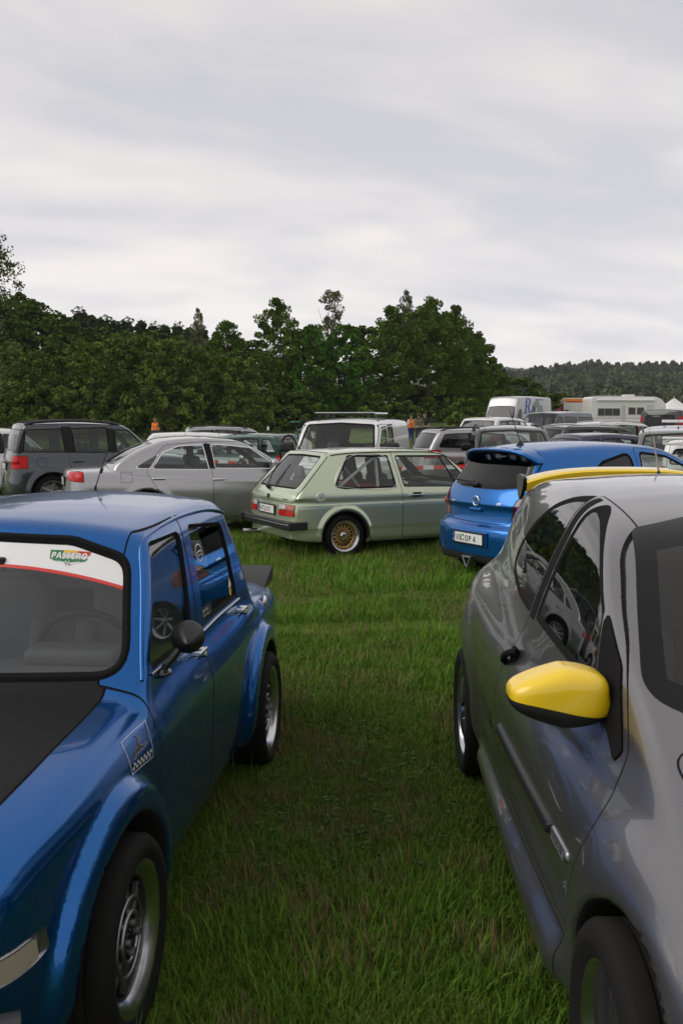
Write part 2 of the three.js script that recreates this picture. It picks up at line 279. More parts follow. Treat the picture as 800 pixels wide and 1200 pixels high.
  // a printed patch that follows the skin; c centre, u and v its half axes
  decal(name, c, u, v, mat, off = .0015, parent = this.g, nu = 10, nv = 6) {
    const p = [], n = [], uv = [], idx = [];
    for (let j = 0; j <= nv; j++) for (let i = 0; i <= nu; i++) { const s = i / nu * 2 - 1, t = j / nv * 2 - 1; const [q, m] = this.onSkin(c[0] + u[0] * s + v[0] * t, c[1] + u[1] * s + v[1] * t, c[2] + u[2] * s + v[2] * t); p.push(q[0] + m[0] * off, q[1] + m[1] * off, q[2] + m[2] * off); n.push(...m); uv.push(i / nu, j / nv); }
    for (let j = 0; j < nv; j++) for (let i = 0; i < nu; i++) { const a = j * (nu + 1) + i, b = a + 1, d = a + nu + 1, e = d + 1; idx.push(a, b, e, a, e, d); }
    const g = new THREE.BufferGeometry(); g.setAttribute('position', new THREE.Float32BufferAttribute(p, 3)); g.setAttribute('normal', new THREE.Float32BufferAttribute(n, 3)); g.setAttribute('uv', new THREE.Float32BufferAttribute(uv, 2)); g.setIndex(idx);
    return part(name, g, mat, parent);
  }
  place(x, z, a, y = 0, pitch = 0) { this.g.position.set(x, y, z); this.g.rotation.order = 'YXZ'; this.g.rotation.y = Math.PI / 2 - a; this.g.rotation.z = pitch; return this.g; }
}

// ------------------------------------------------------------------ wheels (axis z, outer face towards +z)
function tyreGeo(R, rim, w, n = 56) { const s = w / 2, d = R - rim; if (n < 40) return lathe([[rim - .004, -s * .8], [rim + d * .5, -s], [R - .01, -s * .85], [R, -s * .7], [R, s * .7], [R - .01, s * .86], [R - d * .4, s], [rim + d * .3, s * .97], [rim - .004, s * .80]], n); return lathe([[rim - .004, -s * .80], [rim + d * .12, -s * .93], [rim + d * .5, -s], [R - d * .22, -s * .96], [R - .008, -s * .86], [R, -s * .74], [R, -s * .36], [R - .007, -s * .345], [R - .007, -s * .30], [R, -s * .285], [R, s * -.03], [R - .007, -s * .02], [R - .007, s * .02], [R, s * .03], [R, s * .285], [R - .007, s * .30], [R - .007, s * .345], [R, s * .36], [R, s * .74], [R - .008, s * .86], [R - d * .22, s * .96], [R - d * .42, s * .995], [R - d * .45, s * 1.006], [rim + d * .45, s * 1.006], [rim + d * .42, s], [rim + d * .12, s * .93], [rim - .004, s * .80]], n); }
function spokeGeo(n, r0, r1, w0, w1, z0, z1, th, twist = 0) { // n tapered arms, crowned, from hub to barrel
  const L = [];
  for (let k = 0; k < n; k++) { const a = k / n * Math.PI * 2, g = new THREE.BoxGeometry(1, 1, 1, 4, 2, 1), p = g.attributes.position; for (let i = 0; i < p.count; i++) { const t = p.getX(i) + .5, r = lerp(r0, r1, t), w = lerp(w0, w1, t), b = a + twist * t, c = Math.abs(p.getY(i)) < .1 ? 0 : 1, zz = lerp(z0, z1, t * t) + (p.getZ(i) > 0 ? (c ? -th * .3 : 0) : -th), yy = p.getY(i) * w; p.setXYZ(i, Math.cos(b) * r - Math.sin(b) * yy, Math.sin(b) * r + Math.cos(b) * yy, zz); } g.computeVertexNormals(); L.push(g); }
  return L;
}
function makeWheel({ R, rim, w, style, spokeMat, lipMat = MT.alloy, seg = 56, et = 0 }) {
  const g = new THREE.Group(), s = w / 2; g.name = 'wheel';
  part('tyre', tyreGeo(R, rim, w, seg), MT.tyre, g);
  const lip = style === 'dish' ? lathe([[rim - .037, s * .59], [rim - .030, s * .68], [rim - .02, s * .78], [rim - .004, s * .87], [rim + .006, s * .90], [rim + .008, s * .86], [rim, s * .78]], seg) : style === 'bbs' ? lathe([[rim - .012, -s * .8], [rim - .03, -s * .4], [rim - .05, -s * .2], [rim - .052, s * .05], [rim - .040, s * .25], [rim - .032, s * .52], [rim - .02, s * .76], [rim - .004, s * .86], [rim + .006, s * .89], [rim + .008, s * .85], [rim, s * .78]], seg)
    : lathe([[rim - .012, -s * .8], [rim - .03, -s * .4], [rim - .035, s * .3], [rim - .022, s * .62], [rim - .012, s * .80], [rim - .001, s * .86], [rim + .006, s * .84], [rim, s * .76]], seg);
  if (style === 'dish') part('barrel', lathe([[rim - .012, -s * .8], [rim - .03, -s * .4], [rim - .046, s * .25], [rim - .036, s * .60]], seg), MT.barrel, g);
  const rimM = part('rim', lip, lipMat, g), zf = s * (style === 'clio' ? 1.0 : .62), H = [];
  part('brake_disc', cat([lathe([[.02, 0], [rim * .68, 0], [rim * .68, -.022], [.02, -.022]], 28).translate(0, 0, -s * .2), lathe([[.0, -.02], [rim - .02, -.02], [rim - .02, -.03]], 28).translate(0, 0, -s * .5)]), MT.disc, g);
  if (style === 'bbs') {
    const r1 = rim - .045, r0 = rim * .26;
    for (const tw of [.42, -.42]) H.push(...spokeGeo(16, r0, r1, .012, .009, s * .30, s * .18, .014, tw).map(q => q.rotateZ(tw > 0 ? 0 : Math.PI / 16)));
    H.push(lathe([[r0 - .02, s * .2], [r0 + .012, s * .3], [r0 + .006, s * .36], [r0 - .02, s * .34]], 32), lathe([[r1 - .012, s * .10], [r1 - .01, s * .22], [r1 + .004, s * .24], [r1 + .012, s * .2], [r1 + .012, s * .1]], 48));
    part('spokes', cat(H), spokeMat, rimM);
    const bolts = []; for (let k = 0; k < 28; k++) { const a = k / 28 * 6.2832; bolts.push(M4(new THREE.CylinderGeometry(.0045, .0045, .008, 6), Math.cos(a) * (rim - .036), Math.sin(a) * (rim - .036), s * .36, Math.PI / 2)); }
    part('rim_bolts', cat(bolts), MT.chrome, rimM);
    part('hub_cap', cat([lathe([[.0, s * .46], [.022, s * .45], [.038, s * .40], [.046, s * .32], [.046, s * .2]], 24)]), MT.chrome, rimM);
  } else if (style === 'dish') {
    const r1 = rim - .052;
    part('wheel_centre', cat([lathe([[.0, 0], [.055, 0], [.075, -.012], [r1, -.02], [r1, -.03], [0, -.03]], 40).translate(0, 0, s * .46)]), MT.plastic, rimM);
    H.push(...spokeGeo(8, .07, r1 + .004, .016, .024, s * .62, s * .56, .02), new THREE.TorusGeometry(.108, .006, 8, 40).translate(0, 0, s * .60), new THREE.TorusGeometry(.068, .008, 8, 32).translate(0, 0, s * .62));
    part('spokes', cat(H), spokeMat, rimM);
    for (let k = 0; k < 4; k++) { const a = k / 4 * 6.2832 + .785; part('wheel_nut', M4(new THREE.CylinderGeometry(.012, .013, .035, 6), Math.cos(a) * .04, Math.sin(a) * .04, s * .62, Math.PI / 2), MT.alloyDull, rimM); }
    part('hub_cap', lathe([[.0, s * .72], [.018, s * .71], [.024, s * .58]], 20), MT.blackGloss, rimM);
    part('valve', bar([rim - .03, 0, s * .3], [rim - .06, .0, s * .62], .005, .004, 8), MT.rubber, rimM);
  } else {
    const n = { five: 5, ten: 10, seven: 7, clio: 5 }[style] || 5, r0 = rim * .12, r1 = rim - .018, ww = { five: .085, ten: .03, seven: .05, clio: .075 }[style] || .07;
    if (style === 'clio') { for (const dt of [-.16, .16]) H.push(...spokeGeo(5, rim * .2, r1, .036, .05, zf * .9, zf * .72, .03, dt)); }
    else H.push(...spokeGeo(n, r0, r1, ww, ww * .72, zf * .62, zf * .92, .03));
    H.push(lathe([[0, zf * .72], [rim * .16, zf * .74], [rim * .22, zf * .66], [rim * .24, zf * .3]], 28));
    part('spokes', cat(H), spokeMat, rimM);
    part('hub_cap', lathe([[0, zf * .78], [.026, zf * .77], [.03, zf * .7]], 20), style === 'clio' ? MT.blackGloss : MT.alloyDull, rimM);
  }
  return g;
}
// four wheels; proto faces +z (right side), turned for the left
function fitWheels(car, proto, xf, y, track, xr = 0, steer = 0, trackR = track) {
  [[xf, 1, track], [xf, -1, track], [xr, 1, trackR], [xr, -1, trackR]].forEach(([x, sd, tr], i) => { const w = i ? proto.clone() : proto; w.position.set(x, y, sd * tr); w.rotation.y = (sd > 0 ? 0 : Math.PI) + (i < 2 ? steer : 0); w.getObjectByName('rim').rotation.z = i * .7; car.g.add(w); });
}
// seats, wheel and dashboard
function seatGeo(w, back = .62, head = true, bucket = false) {
  const L = [box(.02, .06, 0, .50, .14, w, .05, 0, 0, .12), box(-.26, .10 + back / 2, 0, .12, back, w * .96, .055, 0, 0, .22)];
  if (bucket) L.push(box(-.19, .36, w * .46, .2, .34, .07, .03, 0, 0, .22), box(-.19, .36, -w * .46, .2, .34, .07, .03, 0, 0, .22), box(-.36, .78, 0, .1, .26, w * .62, .045, 0, 0, .22));
  else if (head) L.push(box(-.36, .17 + back, 0, .09, .17, .26, .04, 0, 0, .2), bar([-.33, back, .06], [-.35, back + .12, .06], .006), bar([-.33, back, -.06], [-.35, back + .12, -.06], .006));
  return cat(L);
}
function interior(car, { front, rear, y, zs = .35, dashX, dashY, lhd = true, seatMat = MT.seat, dashMat = MT.dash, halfW = .6, bucket = false, wheelR = .18, wheelAt, spokeMat = MT.alloyDull }) {
  const g = car.g;
  for (const s of [-1, 1]) { const m = part('seat', seatGeo(.48, .6, true, bucket), seatMat, g); m.position.set(front, y, s * zs); }
  if (rear !== undefined) { const m = part('rear_bench', cat([box(.02, .06, 0, .48, .14, halfW * 1.75, .05, 0, 0, .1), box(-.26, .36, 0, .13, .58, halfW * 1.75, .05, 0, 0, .3), box(-.40, .70, .3, .08, .15, .24, .035, 0, 0, .2), box(-.40, .70, -.3, .08, .15, .24, .035, 0, 0, .2)]), seatMat, g); m.position.set(rear, y, 0); }
  part('dashboard', cat([box(dashX, dashY - .10, 0, .40, .20, halfW * 2 - .06, .06), box(dashX - .12, dashY + .02, lhd ? -zs : zs, .16, .07, .34, .03)]), dashMat, g);
  const wx = wheelAt ? wheelAt[0] : dashX - .34, wy = wheelAt ? wheelAt[1] : dashY - .03, sg = new THREE.Group(); sg.name = 'steering_wheel'; g.add(sg); sg.position.set(wx, wy, (lhd ? -1 : 1) * zs); sg.rotation.z = -.42;
  part('wheel_rim', new THREE.TorusGeometry(wheelR, .015, 10, 40).rotateY(Math.PI / 2), MT.plastic, sg);
  part('wheel_spokes', cat([box(0, 0, 0, .012, .03, wheelR * 2 - .01), box(0, -wheelR / 2, 0, .012, wheelR, .03), M4(new THREE.CylinderGeometry(.035, .04, .04, 20), 0, 0, 0, 0, 0, Math.PI / 2)]), spokeMat, sg);
}
// number plate: flat print on a plate with a frame
function plateTex(txt, o = {}) { return canvasTex(416, 92, (c, w, h) => { c.fillStyle = '#f1f1ec'; c.fillRect(0, 0, w, h); c.fillStyle = '#1d3f9e'; c.fillRect(0, 0, 36, h); c.fillStyle = '#e8c820'; for (let k = 0; k < 12; k++) { const a = k / 12 * 6.2832; c.fillRect(17 + Math.cos(a) * 11, 27 + Math.sin(a) * 11, 3, 3); } c.fillStyle = '#fff'; c.font = 'bold 22px sans-serif'; c.textAlign = 'center'; c.fillText('D', 18, 80); c.fillStyle = '#0c0c0e'; c.font = 'bold 74px sans-serif'; c.textAlign = 'left'; c.textBaseline = 'middle';
  let x = 48; for (const t of txt) { if (t === '*') { c.fillStyle = '#2c8a3a'; c.beginPath(); c.arc(x + 13, 26, 13, 0, 7); c.fill(); c.fillStyle = '#8b86b4'; c.beginPath(); c.arc(x + 13, 66, 13, 0, 7); c.fill(); c.fillStyle = '#0c0c0e'; x += 34; } else { c.save(); c.translate(x, 50); c.scale(o.sx || .82, 1); c.fillText(t, 0, 0); const m = c.measureText(t).width; c.restore(); x += m * (o.sx || .82) + 3; } }
  c.strokeStyle = '#15151a'; c.lineWidth = 3; c.strokeRect(1.5, 1.5, w - 3, h - 3); }); }
function plate(parent, txt, { w = .52, h = .11, frame = MT.plastic, o } = {}) { // faces +z of its own group
  const g = new THREE.Group(); g.name = 'number_plate'; parent.add(g);
  part('plate_frame', box(0, 0, -.006, w + .02, h + .024, .012, .004), frame, g);
  const p = new THREE.PlaneGeometry(w, h); p.translate(0, 0, .0022); part('plate_print', p, std([.9, .9, .9], .35, 0, { map: plateTex(txt, o), clearcoat: .4 }), g);
  return g;
}

// ------------------------------------------------------------------ blue rear-engined saloon of the 1970s, near left
function buildSaloonBlue(h = .016) {
  const s = { bounds: [-1.0, 3.05, .1, 1.5, .86], crown: .09, rT: .16, rF: .14, rR: .14, rG: .045, rB: .04, fk: [.10, .5], rk: [.10, .5],
    plan: curve([[-.9, .605], [-.6, .655], [0, .685], [.8, .70], [1.6, .70], [2.2, .685], [2.6, .655], [2.95, .59]], .1),
    sec: curve([[.1, -.10], [.2, -.05], [.32, -.012], [.5, 0], [.66, .004], [.725, .006], [.76, -.004], [.86, -.03], [.95, -.07]], .012),
    top: curve([[-.95, .80], [-.7, .835], [-.3, .875], [.1, .905], [.6, .93], [1.5, .93], [1.75, .905], [2.0, .875], [2.3, .85], [2.6, .81], [2.95, .73]], .05),
    bot: curve([[-1, .30], [-.5, .24], [.4, .215], [1.9, .21], [2.5, .24], [3, .30]], .05),
    front: curve([[.1, 2.74], [.3, 2.82], [.5, 2.88], [.65, 2.91], [.8, 2.89], [1, 2.84]], .04), rear: curve([[.1, -.72], [.3, -.80], [.55, -.87], [.75, -.875], [1, -.84]], .04),
    wheels: [[2.22, .285, .34, .42], [0, .285, .34, .42]],
    gh: { y0: .80, wk: [.15, 0], rk: [.22, 0], crown: .15, rS: .10, rF: .06, rR: .09,
      ws: curve([[.85, 1.915], [.92, 1.86], [1.1, 1.73], [1.33, 1.55], [1.42, 1.47]], .02), rw: curve([[.85, -.06], [.92, -.02], [1.1, .08], [1.33, .215], [1.42, .27]], .02),
      roof: curve([[0, 1.37], [.25, 1.40], [.6, 1.417], [1.0, 1.417], [1.3, 1.405], [1.6, 1.368], [1.8, 1.325]], .06), side: curve([[.8, .665], [.92, .648], [1.1, .618], [1.3, .572], [1.45, .535]], .03) } };
  const fl = (x, y, wx) => { const r = Math.hypot(x - wx, y - .285), t = (r - .34) / .092; return t > 1.3 || y < .12 ? 0 : .050 * (1 - sstep(.76, 1.12, t)) * (1 - .34 * clamp(t, 0, 1)); };
  s.bump = (x, y) => fl(x, y, 2.22) + fl(x, y, 0);
  const c = new CarB(s, h), g = c.g, blue = paint([.0, .102, .36], .85, .25, .65);
  const strip = frontRegion(mirrorPts([[0, .905], [.598, .912, .10], [.527, 1.275, .10], [.32, 1.338, .2], [0, 1.350]]), .06, 1.2);
  // windscreen: sun strip printed on the upper glass
  const wsF = strip, sh = c.sh; { const inn = c.take(wsF), seal = .028, [gl, sl] = sh.split(inn, wsF, -seal); let rest = sl, all = []; for (const k of [.86, .66, .5, .34, .14]) { const [a, b] = sh.split(rest, wsF, -seal * k); all = all.concat(a); rest = b; } all = all.concat(rest); const vs = sh.vals(wsF);
    part('windscreen_seal', sh.emit(all, (x, y, z, i) => { const t = clamp(-(vs[i] === vs[i] ? vs[i] : wsF(x, y, z)) / seal, 0, 1); return .009 * Math.sin(Math.PI * t) - (t > .6 && t < .72 ? .003 : 0) - .006 * t; }, true), MT.rubber, g);
    const bandF = (x, y, z) => 1.254 - .26 * z * z - y, [band, lower] = sh.split(gl, bandF, 0), [redT, clearT] = sh.split(lower, bandF, .010);
    const wsG = part('windscreen', sh.emit(clearT, -.006), glass([.80, .83, .83], { ior: 1.75 }), g);
    part('sun_strip', sh.emit(band, -.0058), std([.80, .79, .78], .22, 0, { clearcoat: .6 }), wsG); part('sun_strip_edge', sh.emit(redT, -.0058), std([.62, .03, .02], .25, 0, { clearcoat: .6 }), wsG);
    c.wins.push(wsF);
    const tx = canvasTex(256, 128, (x, w, hh) => { x.clearRect(0, 0, w, hh); x.fillStyle = '#1f7a3c'; x.beginPath(); x.moveTo(14, 22); x.lineTo(90, 22); x.lineTo(84, 88); x.lineTo(22, 76); x.closePath(); x.fill(); x.fillStyle = '#e7c11f'; x.fillRect(90, 20, 80, 22); x.fillStyle = '#c2261d'; x.beginPath(); x.moveTo(170, 22); x.lineTo(246, 24); x.lineTo(240, 50); x.lineTo(170, 44); x.closePath(); x.fill(); x.fillStyle = '#1f7a3c'; x.beginPath(); x.moveTo(30, 66); x.lineTo(236, 66); x.lineTo(222, 84); x.lineTo(130, 100); x.lineTo(40, 84); x.closePath(); x.fill();
      x.fillStyle = '#f6f6f2'; x.strokeStyle = '#20242a'; x.lineWidth = 3; x.font = 'bold 52px sans-serif'; x.textAlign = 'center'; x.save(); x.translate(128, 72); x.scale(.94, 1); x.strokeText('PASSERO', 0, 0); x.fillText('PASSERO', 0, 0); x.restore(); x.fillStyle = '#f4f4f0'; x.beginPath(); x.moveTo(60, 84); x.lineTo(128, 116); x.lineTo(200, 84); x.lineTo(128, 98); x.closePath(); x.fill(); for (let a = 0; a < 4; a++) for (let b = 0; b < 3; b++) { x.fillStyle = (a + b) % 2 ? '#111' : '#f4f4f0'; x.fillRect(110 + a * 9, 86 + b * 8, 9, 8); } });
    c.decal('sun_strip_logo', [1.58, 1.270, -.315], [0, 0, -.078], [-.028, .031, .0], std([.9, .9, .9], .25, 0, { map: tx, alphaTest: .5, clearcoat: .6 }), -.0045, wsG);
  }
  c.win('rear_window', rearRegion(mirrorPts([[0, .97], [.49, .975, .08], [.43, 1.275, .08], [0, 1.30]]), .06, .6), { seal: .03, bulge: .008, mat: glass([.7, .75, .73]) });
  const fw = [[1.762, .928, .03], [1.225, .92, .025], [1.085, 1.312, .05], [1.478, 1.312, .06]], rw = [[1.022, .936, .03], [.385, .926, .035], [.41, 1.272, .06], [.962, 1.32, .04]];
  const W = {}; for (const sd of [-1, 1]) { W['f' + sd] = c.win('window', sideRegion(fw, .03, sd, .545), { seal: .014, bulge: .002, recess: .010, mat: glass([.55, .6, .6], { ior: 1.8 }) }); W['r' + sd] = c.win('window', sideRegion(rw, .03, sd, .5), { seal: .014, bulge: .002, recess: .010, mat: glass([.5, .55, .55], { ior: 1.8 }) }); }
  for (const sd of [-1, 1]) {
    const dF = c.panel('front_door', sideRegion([[1.845, .255, .02], [1.85, .70, .3], [1.838, .945, .02], [1.575, 1.342, .03], [1.058, 1.36, .02], [1.124, .945, .05], [1.124, .255, .02]], .02, sd, .5), { mat: blue, gap: .006, depth: .010 });
    dF.add(W['f' + sd].glass, W['f' + sd].seal);
    const dR = c.panel('rear_door', sideRegion([[1.118, .255, .02], [1.118, .945, .05], [1.052, 1.36, .02], [.352, 1.33, .05], [.318, .93, .05], [.325, .80, .1], [.43, .58, .15], [.46, .42, .1], [.455, .255, .02]], .02, sd, .45), { mat: blue, gap: .006, depth: .010 });
    dR.add(W['r' + sd].glass, W['r' + sd].seal);
    // chrome push-button handles
    for (const [d, hx, hy] of [[dF, 1.21, .868], [dR, .40, .872]]) { const [p] = c.onSkin(hx, hy, sd * .69); const hg = new THREE.Group(); hg.name = 'door_handle'; d.add(hg); hg.position.set(...p); part('grip', cat([box(.03, .012, sd * .030, .105, .017, .012, .005), box(.072, .012, sd * .012, .016, .02, .036, .005), box(-.008, .006, sd * .012, .03, .03, .034, .01)]), MT.chrome, hg); part('push_button', M4(new THREE.CylinderGeometry(.012, .012, .03, 20), -.036, -.014, sd * .014, Math.PI / 2), MT.chrome, hg); }
    // drip rail
    const dr = []; for (let k = 0; k <= 16; k++) { const x = lerp(1.58, .30, k / 16), yy = 1.368 - .05 * ((x - 1.0) / .65) ** 2 + (x < .6 ? -.012 * ((.6 - x) / .3) ** 2 : 0); const [p, n] = c.onSkin(x, yy, sd * .56); dr.push([p[0] + n[0] * .004, p[1] + n[1] * .004, p[2] + n[2] * .006]); }
    for (const q of [[1.625, 1.235, .578], [1.70, 1.12, .600], [1.78, 1.00, .622], [1.83, .93, .640]]) { const [p] = c.onSkin(q[0], q[1], sd * q[2]); dr.unshift([p[0] + .002, p[1], p[2] + sd * .002]); }
    part('drip_rail', tube(dr, .0075, 40, 6), blue, g);
    part('window_sill_trim', tube([[1.76, .915, 0], [1.45, .907, 0], [1.13, .905, 0], [.8, .912, 0], [.36, .908, 0]].map(q => { const [p, n] = c.onSkin(q[0], q[1], sd * .65); return [p[0], p[1] + .002, p[2] + n[2] * .003]; }), .0045, 40, 6), MT.alloy, g);
  }
  // matt black front lid, engine lid
  const lid = c.panel('front_lid', topRegion([[2.83, -.48, .06], [2.83, .48, .06], [2.4, .512, 2], [1.80, .525, .03], [1.83, 0, 2], [1.80, -.525, .03], [2.4, -.512, 2]], .05, .6), { mat: std([.012, .012, .0125], .6, 0, { specularIntensity: .3 }), gap: .009, depth: .012 });
  c.panel('engine_lid', topRegion([[-.16, -.50, .04], [-.16, .50, .04], [-.82, .46, .05], [-.82, -.46, .05]], .04, .6), { mat: blue, gap: .006 });
  // front indicator, headlamps, bumpers
  for (const sd of [-1, 1]) {
    const L = c.panel('front_indicator', frontRegion([[sd * .47, .455], [sd * .645, .475], [sd * .645, .545], [sd * .47, .53]], .012, 2.4), { mat: std([.34, .31, .24], .2, 0, { clearcoat: .4 }), gap: .008, gapMat: MT.alloyDull, off: .004 });
    const hl = part('headlamp', lathe([[0, .03], [.05, .028], [.082, .015], [.09, 0], [.1, -.005], [.1, -.05]], 32).rotateY(Math.PI / 2), MT.lampWhite, g); const [p] = c.onSkin(2.9, .645, sd * .46); hl.position.set(p[0], p[1], p[2]);
    part('rear_lamp', box(0, 0, 0, .03, .09, .2, .01), MT.red, g).position.set(c.onSkin(-.9, .62, sd * .46)[0][0], .62, sd * .46);
  }
  const bum = (x0, k) => { const L = []; for (let i = 0; i <= 12; i++) { const z = lerp(-.69, .69, i / 12); L.push([x0 - k * (.05 * z * z + 1.1 * z ** 8), .425, z]); } return L; };
  part('front_bumper', cat([tube(bum(2.965, 1), .05, 48, 10)]), std([.03, .03, .032], .38), g);
  part('rear_bumper', cat([tube(bum(-.915, -1).slice(1, -1), .028, 48, 10)]), MT.chrome, g);
  // rear lip spoiler
  { const sp = new THREE.Shape(); sp.moveTo(0, 0); sp.lineTo(.26, -.01); sp.lineTo(.27, .0); sp.quadraticCurveTo(.14, .045, .0, .078); sp.quadraticCurveTo(-.02, .07, -.012, 0); const e = new THREE.ExtrudeGeometry(sp, { depth: 1.18, bevelEnabled: true, bevelSize: .006, bevelThickness: .012, bevelSegments: 2, curveSegments: 10 }); e.translate(-.845, .80, -.59); part('rear_spoiler', e, MT.trim, g); }
  // mirror on the driver's door: a black cone on a stalk
  { const m = new THREE.Group(); m.name = 'door_mirror'; g.add(m); const [p] = c.onSkin(1.655, .898, -.67); m.position.set(...p);
    part('mirror_housing', M4(lathe([[0, .125], [.008, .122], [.02, .104], [.046, .050], [.063, .010], [.066, -.002], [.063, -.014], [.056, -.018], [.0, -.016]], 40), -.03, .118, -.085, 0, Math.PI / 2 + .25, 0, .86), std([.009, .009, .010], .34, 0, { specularIntensity: .7 }), m);
    part('mirror_stalk', cat([tube([[0, -.005, 0], [.0, .03, -.02], [-.012, .075, -.055], [-.02, .11, -.075]], .013, 16, 10), M4(new THREE.SphereGeometry(.032, 20, 12), 0, .002, -.004, 0, 0, 0, [1.25, .5, 1])]), std([.012, .012, .013], .25, 0, { clearcoat: .7 }), m); }
  // fender badge: leaping animal over chequers in a bright frame
  { const tx = canvasTex(256, 176, (x, w, hh) => { x.clearRect(0, 0, w, hh); x.strokeStyle = '#c9ced6'; x.lineWidth = 6; x.strokeRect(6, 6, w - 12, hh - 12); x.fillStyle = '#0a0b0d'; x.strokeStyle = '#aeb4bd'; x.lineWidth = 2.5;
      x.beginPath(); x.moveTo(58, 112); x.quadraticCurveTo(86, 84, 110, 84); x.lineTo(130, 70); x.quadraticCurveTo(136, 58, 150, 58); x.lineTo(158, 66); x.lineTo(148, 72); x.lineTo(146, 90); x.quadraticCurveTo(168, 98, 196, 92); x.lineTo(202, 97); x.quadraticCurveTo(170, 110, 140, 106); x.quadraticCurveTo(112, 112, 92, 108); x.lineTo(66, 122); x.lineTo(50, 120); x.closePath(); x.fill(); x.stroke();
      x.beginPath(); x.moveTo(146, 58); x.quadraticCurveTo(140, 34, 112, 26); x.lineWidth = 7; x.strokeStyle = '#0a0b0d'; x.stroke(); x.lineWidth = 2; x.strokeStyle = '#aeb4bd'; x.stroke();
      for (let a = 0; a < 12; a++) for (let b = 0; b < 2; b++) { x.fillStyle = (a + b) % 2 ? '#d8dbe0' : '#0a0b0d'; x.fillRect(20 + a * 18, 134 + b * 13, 18, 13); } });
    c.decal('fender_badge', [2.008, .772, -.70], [-.098, -.006, 0], [-.014, .066, 0], std([.9, .9, .9], .25, .2, { map: tx, alphaTest: .5, clearcoat: .5 }), .0015, g, 12, 8); }
  // stickers on the rear door glass, fuel flap badge
  { const gz = -.64, ring = canvasTex(128, 96, (x, w, hh) => { x.clearRect(0, 0, w, hh); x.strokeStyle = '#e6e2d8'; x.lineWidth = 6; x.beginPath(); x.ellipse(64, 48, 54, 38, 0, 0, 7); x.stroke(); x.beginPath(); x.moveTo(26, 52); x.quadraticCurveTo(60, 34, 104, 46); x.stroke(); x.lineWidth = 4; x.beginPath(); x.moveTo(30, 62); x.lineTo(98, 58); x.stroke(); });
    c.decal('window_sticker', [.86, 1.195, -.60], [-.062, 0, 0], [0, .045, 0], std([.9, .9, .9], .4, 0, { map: ring, alphaTest: .5 }), -.0085, W['r-1'].glass, 4, 4);
    const names = canvasTex(256, 96, (x, w, hh) => { x.fillStyle = '#0a0a0b'; x.fillRect(0, 0, w, hh); x.fillStyle = '#eceae4'; const r = mulberry(5); for (const [yy, n] of [[18, 10], [56, 12]]) { let px = 10; for (let k = 0; k < n; k++) { const ww = 7 + r() * 5, t = k === 0 || k === 5; x.fillRect(px, yy + (t ? 0 : 7), 3, t ? 24 : 17); x.fillRect(px, yy + (r() < .5 ? 7 : 21), ww, 3); x.fillRect(px + ww - 2, yy + 10, 3, 14); px += ww + 5 + (k === 4 ? 10 : 0); } } });
    c.decal('name_sticker', [.915, .962, -.64], [-.075, 0, 0], [0, .026, 0], std([.9, .9, .9], .4, 0, { map: names }), -.0085, W['r-1'].glass, 6, 2);
    const col = canvasTex(64, 96, (x, w, hh) => { x.clearRect(0, 0, w, hh); x.fillStyle = '#e9e7e0'; x.beginPath(); x.moveTo(8, 50); x.lineTo(40, 4); x.lineTo(60, 40); x.lineTo(50, 60); x.closePath(); x.fill(); x.fillStyle = '#e4b51d'; x.beginPath(); x.arc(24, 74, 18, 0, 7); x.fill(); x.fillStyle = '#c2261d'; x.fillRect(36, 50, 16, 14); x.fillStyle = '#1f7a3c'; x.fillRect(46, 66, 14, 12); });
    c.decal('window_sticker', [.46, .985, -.635], [-.035, 0, 0], [0, .045, 0], std([.9, .9, .9], .4, 0, { map: col, alphaTest: .5 }), -.0085, W['r-1'].glass, 3, 3);
    const [p, n] = c.onSkin(-.25, .775, -.67); const cap = part('quarter_badge', M4(lathe([[0, .012], [.02, .011], [.03, .004], [.032, -.004]], 24), ...p, 0, Math.PI, 0, [.8, 1.35, 1]), MT.chrome, g); }
  // wiper spindles, roof trim
  for (const z of [-.12, .34]) { const [p] = c.onSkin(1.905, .895, z); part('wiper_spindle', cat([M4(lathe([[0, .02], [.012, .018], [.014, .006], [.024, .002], [.026, -.01]], 20), p[0], p[1], p[2], -Math.PI / 2 - .3)]), MT.chrome, g); part('wiper_arm', cat([bar([p[0], p[1] + .02, p[2]], [p[0] - .05, p[1] + .04, p[2] + .42], .006, .004), bar([p[0] - .06, p[1] + .045, p[2] + .12], [p[0] - .065, p[1] + .05, p[2] + .52], .005)]), MT.trim, g); }
  { const [p] = c.onSkin(.26, 1.41, .06), a = new THREE.Group(); a.name = 'roof_antenna'; g.add(a); a.position.set(...p); part('antenna_base', bar([0, -.01, 0], [0, .035, -.006], .010, .006), MT.plastic, a); part('antenna_rod', bar([0, .03, -.005], [-.03, .255, -.075], .003, .002), MT.plastic, a); part('antenna_coil', bar([-.012, .095, -.027], [-.015, .118, -.034], .008, .008), MT.plastic, a); }
  c.body(blue); c.liner();
  interior(c, { front: 1.02, rear: .42, y: .36, zs: .32, dashX: 1.66, dashY: .90, halfW: .6, bucket: true, seatMat: std([.20, .20, .21], .85), dashMat: std([.07, .07, .072], .7), wheelR: .185, wheelAt: [1.40, .89], spokeMat: MT.alloy });
  part('rear_shelf', box(.12, .93, 0, .42, .02, 1.1, .005), MT.seat, g);
  part('mirror_inside', box(1.60, 1.245, 0, .02, .05, .2, .008), MT.plastic, g);
  fitWheels(c, makeWheel({ R: .283, rim: .205, w: .20, style: 'dish', spokeMat: MT.alloyDull, seg: 72 }), 2.22, .283, .650);
  return c;
}

